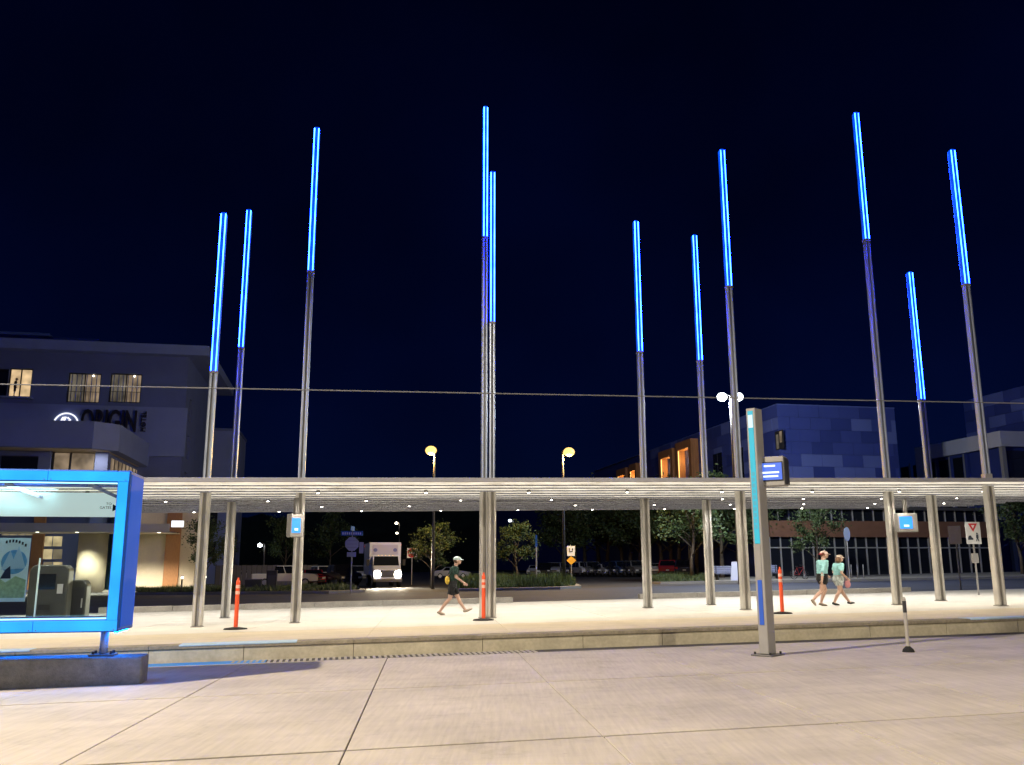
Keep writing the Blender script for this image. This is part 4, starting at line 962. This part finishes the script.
# yield here to pedestrians sign
t = thing('road_sign', 'white yield sign with red triangle, car and pedestrian symbols', 'sign', on(979, 596.5, HB), R(8)); zc_ = zpx(t, 974, 533); sz = t.location.y / F
MB().tube([(0, 0, 0), (-.0, 0, zc_ + .4)], .035, 8).build('post', M_grey, t); wd = 16 * sz / 2; hd = 21.5 * sz / 2
box('plate', M_signw, t, -wd, wd, -.055, -.04, zc_ - hd, zc_ + hd, bevel=.01)
MB().prism([(-.19, zc_ + hd * .86), (.19, zc_ + hd * .86), (0, zc_ + hd * .10)], -.062, -.056).build('red_triangle', M_red, t)
MB().prism([(-.075, zc_ + hd * .72), (.075, zc_ + hd * .72), (0, zc_ + hd * .40)], -.067, -.063).build('triangle_centre', M_signw, t)
MB().prism([(-.24, zc_ - hd * .62), (-.03, zc_ - hd * .62), (-.03, zc_ - hd * .45), (-.08, zc_ - hd * .42), (-.12, zc_ - hd * .22), (-.2, zc_ - hd * .25), (-.24, zc_ - hd * .45)], -.062, -.056).build('car_symbol', M_ink, t)
for p in ([(.09, zc_ - hd * .75), (.13, zc_ - hd * .75), (.15, zc_ - hd * .45), (.12, zc_ - hd * .45)], [(.18, zc_ - hd * .75), (.22, zc_ - hd * .75), (.18, zc_ - hd * .42), (.14, zc_ - hd * .42)], [(.10, zc_ - hd * .46), (.20, zc_ - hd * .46), (.20, zc_ - hd * .14), (.11, zc_ - hd * .14)]): MB().prism(p, -.062, -.056).build('walker_symbol', M_ink, t)
MB().disc((.15, -.059, zc_ - hd * .05), .036, 12, 'y', .006).build('walker_head', M_ink, t)
box('switch_box', M_grey, t, -.12, .12, -.05, .05, zc_ - hd - .72, zc_ - hd - .35)
t = thing('road_sign', 'grey-backed narrow sign turned edge-on beside the yield sign', 'sign', on(961, 590, HB), R(-66)); zc_ = zpx(t, 957, 535)
MB().tube([(0, 0, 0), (0, 0, zc_ + .4)], .04, 8).build('post', M_greyd, t); box('plate', M_greyd, t, -.35, .35, -.06, -.045, zc_ - .42, zc_ + .42, bevel=.01); box('face', M_greyd, t, -.34, .34, -.066, -.061, zc_ - .4, zc_ + .4)
t = thing('road_sign', 'oval grey-blue sign on a post in front of the storefront', 'sign', gpx(849, 66), 0); zc_ = zpx(t, 847, 534)
MB().tube([(0, 0, 0), (0, 0, zc_)], .05, 8).build('post', M_grey, t); MB().tube([(0, -.08, zc_), (0, -.05, zc_)], [(.24, .5), (.24, .5)], 20).build('oval_plate', mat('sign_bluegrey', (.30, .36, .50), .5), t)

# ================================================================== STREET FURNITURE BEHIND
t = thing('litter_bin', 'tall black bin beside the white pickup', 'bin', gpx(272.5, 64), TH)
MB().prism([(-.33, 0), (.33, 0), (.36, 1.35), (-.36, 1.35)], -.33, .33).build('body', M_black, t, bevel=.03); box('lid', M_dark, t, -.38, .38, -.37, .37, 1.355, 1.45, bevel=.03); box('door', M_dark, t, -.25, .25, -.345, -.331, .2, 1.1)
t = thing('planter_box', 'low dark planter box left of the tall black bin', 'planter', gpx(254.5, 65), TH)
MB().prism([(-.5, 0), (.5, 0), (.58, .8), (-.58, .8)], -.4, .4).build('body', M_dark, t, bevel=.02); box('rim', M_greyd, t, -.62, .62, -.44, .44, .80, .86)
for lab, x, Y in (('small path light post before the hotel door', 183, 61), ('small path light post by the hotel tree', 206, 63)):
    t = thing('path_light', lab, 'path light', gpx(x, Y), 0); MB().tube([(0, 0, 0), (0, 0, 1.0)], .05, 8).build('post', M_dark, t); g_ = MB().ball((0, 0, 1.08), .09).build('globe', emis('path_globe', (1, .92, .8), 4), t); MB().tube([(0, 0, 1.16), (0, 0, 1.2)], .1, 10).build('cap', M_dark, t)
    lamp('POINT', 10, (1, .9, .75), t, (0, 0, 1.3), size=.05)
fr0, fr1 = touv(gpx(216, 92)), touv(gpx(305, 98))
t = thing('fence', 'dark slatted fence behind the hotel lawn', 'fence', gpx(216, 92), TH + R(4))
for i in range(20): box('slat', M_greyd, t, i * .5 + .01, i * .5 + .47, 0, .04, .05, 2.0 + .03 * (i % 2))
for i in range(6): box('post', M_dark, t, i * 2 - .05, i * 2 + .05, .05, .15, 0, 2.1)
# bench, folding board, bicycle hoops
M_bench = mat('bench_paint', (.26, .28, .40), .5, ns=4, na=.08)
def bench(label, x, Y, rz):
    t = thing('bench', label, 'bench', gpx(x, Y, HB + .13), rz)
    for i in range(3): box('seat_slat', M_bench, t, -.85, .85, -.2 + i * .15, -.07 + i * .15, .43, .47)
    for i in range(4): box('back_slat', M_bench, t, -.85, .85, .27 + i * .015, .30 + i * .015, .52 + i * .13, .63 + i * .13)
    for s in (-.7, .7): box('leg', M_dark, t, s - .03, s + .03, -.18, .26, 0, .42); box('arm', M_dark, t, s - .03, s + .03, .25, .262, .3, 1.0)
bench('slatted bench beside the folding board', 726, 68, R(8)); bench('slatted bench behind the sign pylon', 768, 69, R(8))
t = thing('folding_board', 'pale folding sandwich board standing on the sidewalk', 'board', gpx(737, 66, HB + .13), R(62))
for s, nm in ((1, 'panel'), (-1, 'panel')): MB().prism([(s * .42, 0), (s * .46, 0), (s * .04, 1.32), (s * .0, 1.32)], -.38, .38).build(nm, mat('board_pale', (.40, .44, .58), .5), t)
box('hinge', M_dark, t, -.05, .05, -.3, .3, 1.322, 1.34)
for i, x in enumerate((851, 857, 863)):
    t = thing('bike_rack', 'metal bicycle hoop in the row behind the two walkers', 'bike rack', gpx(x, 66, HB + .13), R(70), 'bicycle hoops behind the walkers')
    MB().tube([(-.35, 0, 0), (-.33, 0, .5), (-.2, 0, .86), (0, 0, .95), (.2, 0, .86), (.33, 0, .5), (.35, 0, 0)], .03, 8).build('hoop', M_grey, t, smooth=True)
    for s in (-.35, .35): MB().disc((s, 0, .01), .08, 10, 'z', .02).build('foot', M_greyd, t)
# bicycle
t = thing('bicycle', 'dark red bicycle parked near the benches behind the pylon', 'bicycle', gpx(799, 66, HB + .13), R(25))
for x in (-.52, .52):
    w_ = MB().tube([(x + .33 * math.cos(R(a)), 0, .34 + .33 * math.sin(R(a))) for a in range(0, 361, 20)], .02, 6, cap=False).build('wheel', M_rubber, t)
    mb = MB(); [mb.tube([(x, 0, .34), (x + .32 * math.cos(R(a)), 0, .34 + .32 * math.sin(R(a)))], .004, 4) for a in range(0, 360, 30)]; mb.build('spokes', M_rim, w_)
mb = MB()
for a, b in (((-.52, .34), (-.05, .3)), ((-.05, .3), (-.2, .85)), ((-.2, .82), (-.52, .34)), ((-.2, .8), (.36, .82)), ((-.05, .3), (.36, .76)), ((.34, .95), (.52, .34))): mb.tube([(a[0], 0, a[1]), (b[0], 0, b[1])], .018, 6)
mb.build('frame', mat('bike_red', (.3, .03, .03), .4), t)
MB().ball((-.22, 0, .9), (.13, .07, .035)).build('saddle', M_black, t); MB().tube([(.28, -.26, 1.0), (.34, 0, .98), (.28, .26, 1.0)], .014, 6).build('handlebar', M_dark, t); MB().tube([(-.05, -.14, .22), (-.05, .14, .38)], .015, 6).build('pedals', M_dark, t)

# ================================================================== PEOPLE
M_skin = mat('skin', (.66, .42, .32), .55, ns=12, na=.06)
def fin(mb, name, m, parent, voxel=.009):
    o = mb.build(name, m, parent, smooth=True)
    r = o.modifiers.new('remesh', 'REMESH'); r.mode = 'VOXEL'; r.voxel_size = voxel; r.use_smooth_shade = True
    s = o.modifiers.new('smooth', 'SMOOTH'); s.factor = .5; s.iterations = 3
    if name in ('shirt', 'shorts', 'hair'):
        d = o.modifiers.new('folds', 'DISPLACE'); d.texture = FOLD; d.texture_coords = 'GLOBAL'; d.strength = .035; d.mid_level = .5
    return o
FOLD = bpy.data.textures.new('folds', 'CLOUDS'); FOLD.noise_scale = .09
def person(label, loc, rz, hgt, pose, shirt, shorts, capc, shoe, hairc, sex, extras):
    t = thing('person', label, 'person', loc, rz); k = hgt / 1.75
    V3 = lambda *p: Vector(p) * k
    P = pose; lean = P.get('lean', .04)
    hipz = P.get('hip', .92)
    pel = V3(0, 0, hipz); ch = V3(lean, 0, hipz + .40); nk = V3(lean * 1.3, 0, hipz + .57); hd = V3(lean * 1.3 + .04, 0, hipz + .70)
    hw = .095; sw_ = .17 if sex == 'm' else .15
    b = MB()
    # torso as elliptical rings, then neck and head
    def torso(mb, add=0, z0=0, z1=1):
        st_ = [(-.10, .10, .14), (0, .115, .165), (.12, .10, .145), (.24, .105, .15), (.38, .12, .175), (.49, .10, .17), (.54, .06, .10)]
        mb.rings([[V3(lean * max(0, z / .5) + (ry + add) * math.cos(a * math.pi / 7), (rx__ + add) * math.sin(a * math.pi / 7), hipz + z) for a in range(14)] for z, ry, rx__ in st_ if z0 <= z <= z1])
    torso(b, 0, -.2, 1)
    b.tube([nk - V3(0, 0, .06), nk + V3(.02, 0, .06)], .055 * k, 10)
    b.ball(hd, Vector((.095, .078, .118)) * k, 14); b.ball(hd + V3(.05, 0, -.06), Vector((.05, .05, .05)) * k, 10)
    b.tube([hd + V3(.085, 0, .02), hd + V3(.115, 0, -.03)], [.01 * k, .018 * k], 6)
    for s in (-1, 1): b.ball(hd + V3(-.005, s * .078, -.01), Vector((.02, .012, .03)) * k, 8)
    legs = {}; arms = {}
    for s, nm in ((1, 'l'), (-1, 'r')):
        kn, an_, toe = [V3(*q) for q in P['leg_' + nm]]
        hip = pel + V3(0, s * hw, -.04); legs[nm] = (hip, kn, an_)
        b.tube([hip, (hip + kn) / 2, kn], [.085 * k, .074 * k, .052 * k], 10); b.tube([kn, kn * .65 + an_ * .35 - V3(.02, 0, 0), an_], [.05 * k, .054 * k, .034 * k], 10)
        b.ball(kn, .053 * k, 8); d = (toe - an_).normalized()
        b.tube([an_ - d * .03 * k, an_ + d * .08 * k - V3(0, 0, .02), toe], [.036 * k, .036 * k, .025 * k], 8)
        sh_ = nk + V3(-.02, s * sw_, -.09); el, wr = [V3(*q) for q in P['arm_' + nm]]; arms[nm] = (sh_, el, wr)
        b.ball(sh_, .058 * k, 8); b.tube([sh_, el], [.05 * k, .04 * k], 10); b.ball(el, .04 * k, 8); b.tube([el, wr], [.04 * k, .027 * k], 10)
        fd = (wr - el).normalized(); sd_ = Vector((0, 1, 0)); fw = fd.cross(sd_).normalized()
        b.tube([wr, wr + fd * .045 * k, wr + fd * .085 * k], [(.022 * k, .028 * k), (.018 * k, .038 * k), (.014 * k, .038 * k)], 8)
        for q in range(4):
            o_ = fw * (-.03 + .02 * q) * k; L_ = (.06, .072, .068, .052)[q] * k
            p0 = wr + fd * .08 * k + o_; p1 = p0 + fd * L_ * .55; p2 = p1 + (fd * .8 - sd_ * s * .6).normalized() * L_ * .5; b.tube([p0, p1, p2], [.0095 * k, .009 * k, .0075 * k], 6)
        p0 = wr + fd * .025 * k - fw * .03 * k; b.tube([p0, p0 + fd * .03 * k - fw * .025 * k, p0 + fd * .065 * k - fw * .028 * k], [.012 * k, .011 * k, .008 * k], 6)
    fin(b, 'body', M_skin, t, .0085)
    # clothes
    c = MB(); torso(c, .014, shirt[1], .55)
    for nm in 'lr':
        s0, e0, w0 = arms[nm]; end = s0.lerp(e0, .75) if shirt[2] == 'short' else e0.lerp(w0, .45)
        c.ball(s0, .07 * k, 10)
        c.tube([s0, end] if shirt[2] == 'short' else [s0, e0, end], ([.068 * k, .062 * k] if shirt[2] == 'short' else [.066 * k, .056 * k, .047 * k]), 10)
    so_ = fin(c, 'shirt', shirt[0], t, .010)
    c = MB(); torso(c, .016, -.2, .13)
    for nm in 'lr':
        h0, k0, a0_ = legs[nm]; c.tube([h0 + V3(0, 0, .02), h0.lerp(k0, shorts[1])], [.105 * k, .092 * k], 12)
    fin(c, 'shorts', shorts[0], t, .010)
    for nm in 'lr':
        h0, k0, a0_ = legs[nm]; toe = V3(*P['leg_' + nm][2]); d = (toe - a0_); dn = d.normalized(); up = Vector((0, 0, .02 * k))
        c = MB(); c.tube([a0_ - dn * .06 * k - up * 1.2, a0_ + dn * .05 * k - up * 1.2, toe - dn * .01, toe + dn * .035 * k], [(.036 * k, .045 * k), (.042 * k, .045 * k), (.042 * k, .03 * k), (.02 * k, .015 * k)], 10); fin(c, 'shoe', shoe, t, .010)
    # hair, cap, eyes, mouth
    c = MB(); c.ball(hd + V3(-.015, 0, .018), Vector((.098, .086, .112)) * k, 12)
    if 'bob' in extras: c.ball(hd + V3(-.05, 0, -.06), Vector((.075, .10, .10)) * k, 10)
    if 'ponytail' in extras: c.tube([hd + V3(-.09, 0, .0), hd + V3(-.13, 0, -.08), hd + V3(-.12, 0, -.17)], [.03 * k, .035 * k, .015 * k], 8)
    hr = fin(c, 'hair', hairc, t, .010)
    # keep the face free of hair
    c = MB(); c.ball(hd + V3(-.004, 0, .055), Vector((.108, .092, .078)) * k, 14)
    c.tube([hd + V3(-.004, 0, .03), hd + V3(-.004, 0, .06)], [(.105 * k, .09 * k), (.105 * k, .09 * k)], 14)
    bdir = P.get('brim', 1)
    c.rings([[hd + V3(bdir * (.07 + r_ * math.cos(a)), .075 * math.sin(a) * (1 if r_ else .9), .035 + dz - .01 * (r_ > .05)) for a in [math.pi * (-.5 + q / 8) for q in range(9)]] for r_, dz in ((.0, .0), (.11, -.012), (.11, .0), (.0, .016))])
    fin(c, 'cap', capc[0], t, .008)
    if capc[1]:
        c = MB(); c.rings([[hd + V3(-.07 - .10 * q, .07 * math.sin(a), .04 - .03 * q + .02 * math.cos(a) * (1 - q)) for a in [2 * math.pi * i / 10 for i in range(10)]] for q in (0, .5, 1)]); fin(c, 'cap_back', capc[1], t, .010)
    for s in (-1, 1): MB().ball(hd + V3(.085, s * .032, .008), .009 * k, 6).build('eye', M_black, t)
    box('mouth', mat('lips', (.40, .15, .13), .5), t, hd.x + .088 * k, hd.x + .097 * k, -.022 * k, .022 * k, hd.z - .07 * k, hd.z - .06 * k)
    return t, dict(chest=ch, hd=hd, k=k, arms=arms, V3=V3, pel=pel, hipz=hipz)
walk = dict(leg_l=((.16, .10, .50), (.36, .09, .13), (.52, .09, .16)), leg_r=((-.06, -.10, .48), (-.34, -.09, .09), (-.22, -.09, .03)),
            arm_l=((-.10, .24, 1.10), (.03, .25, .88)), arm_r=((.10, -.24, 1.11), (.30, -.22, .95)), hip=.90, lean=.07)
M_dkgreen = mat('dark_green_shirt', (.008, .035, .026), .8, ns=8, na=.3); M_teal = mat('teal_shirt', (.36, .72, .74), .8, ns=8, na=.1); M_blackcl = mat('black_cloth', (.012, .012, .014), .85)
pl = on(452, 614.6, HP)
t, inf = person('walking person in dark green shirt, black shorts and pale cap', pl, TH * .4, 1.76, walk, (M_dkgreen, -.06, 'short'), (M_blackcl, .72), (mat('pale_cap', (.55, .68, .66), .7), None), mat('tan_shoe', (.45, .36, .28), .7), mat('brown_hair', (.06, .035, .02), .8), 'm', ())
k = inf['k']; V3 = inf['V3']; t.scale = (1.12, 1.2, 1)
bg = thing('shoulder_bag', 'small yellow bag worn at the hip of the green-shirted person', 'bag', pl, TH * .4)
MB().ball(V3(-.15, -.10, 1.02), Vector((.08, .10, .13)) * k, 12).build('pouch', mat('yellow_bag', (.70, .48, .06), .6, ns=9, na=.15), bg, smooth=True)
MB().tube([V3(-.14, -.14, 1.1), V3(.0, -.18, 1.28), V3(.05, -.10, 1.47), V3(.02, .08, 1.48), V3(-.10, .17, 1.25), V3(-.16, -.02, 1.1)], .012, 6).build('strap', M_blackcl, bg)
walk2 = dict(leg_l=((.13, .09, .50), (-.02, .09, .09), (.12, .09, .03)), leg_r=((-.10, -.09, .47), (-.36, -.09, .20), (-.30, -.09, .06)),
             arm_l=((.12, .22, 1.12), (.26, .20, .98)), arm_r=((-.13, -.24, 1.08), (-.18, -.27, .82)), hip=.91, lean=.05)
walk3 = dict(leg_l=((.17, .09, .50), (.40, .09, .10), (.55, .09, .07)), leg_r=((-.05, -.09, .48), (-.26, -.09, .09), (-.12, -.09, .03)),
             arm_l=((.05, .24, 1.12), (.26, .25, 1.02)), arm_r=((-.04, -.22, 1.1), (.16, -.20, .92)), hip=.90, lean=.05)
p2 = on(824, 606.3, HP); p3 = on(840, 605.3, HP)
ta_, _ = person('walking person in teal shirt and black shorts wearing a red and white cap', p2, TH + R(4), 1.72, walk2, (M_teal, -.02, 'long'), (M_blackcl, .45), (mat('cap_pale', (.70, .52, .46), .7), mat('cap_red', (.50, .02, .05), .7)), mat('tan_shoe', (.45, .36, .28), .7), mat('red_brown_hair', (.16, .05, .03), .8), 'f', ())
tb_, _ = person('walking person in teal top and white patterned shorts with a sun visor', p3, TH + R(8), 1.60, walk3, (M_teal, .10, 'short'), (mat('patterned_shorts', (.55, .60, .58), .8, ns=14, na=.5), .5), (mat('visor', (.62, .50, .42), .7), None), mat('black_shoe', (.02, .02, .02), .6), mat('blond_brown_hair', (.22, .12, .07), .8), 'f', ('bob',))
ta_.scale = (1.28, 1.25, 1); tb_.scale = (1.24, 1.22, 1)
bg = thing('hand_bag', 'small pink bag swinging beside the person in patterned shorts', 'bag', p3, TH * .5)
MB().ball(Vector((.20, -.22, .66)), (.10, .05, .12), 12).build('pouch', mat('pink_bag', (.65, .28, .30), .6), bg, smooth=True); MB().tube([(.12, -.22, .74), (.155, -.20, .84), (.26, -.22, .74)], .01, 6).build('strap', mat('pink_strap', (.5, .2, .2), .6), bg)
# a figure at the lit hotel window
stand = dict(leg_l=((.0, .09, .50), (.0, .09, .08), (.13, .09, .03)), leg_r=((.02, -.09, .50), (-.02, -.09, .08), (.12, -.09, .03)), arm_l=((.0, .24, 1.12), (.18, .16, 1.2)), arm_r=((-.03, -.24, 1.1), (.1, -.2, .92)), hip=.93, lean=.02)
box('balcony_floor', M_hotel2, hotel, wins[0][0] - .3, wins[0][1] + .3, -.85, -.005, wins[0][2] - .15, wins[0][2])
person('dark silhouetted person standing at the brightly lit hotel window', hP + U * a - V * .45 + Vector((0, 0, wins[0][2])) if False else hP + U * H(16.5, 390)[0] - V * .45 + Vector((0, 0, wins[0][2])), TH + R(20), 1.75, stand, (M_blackcl, -.06, 'long'), (M_blackcl, .98), (M_blackcl, None), M_blackcl, M_blackcl, 'm', ())
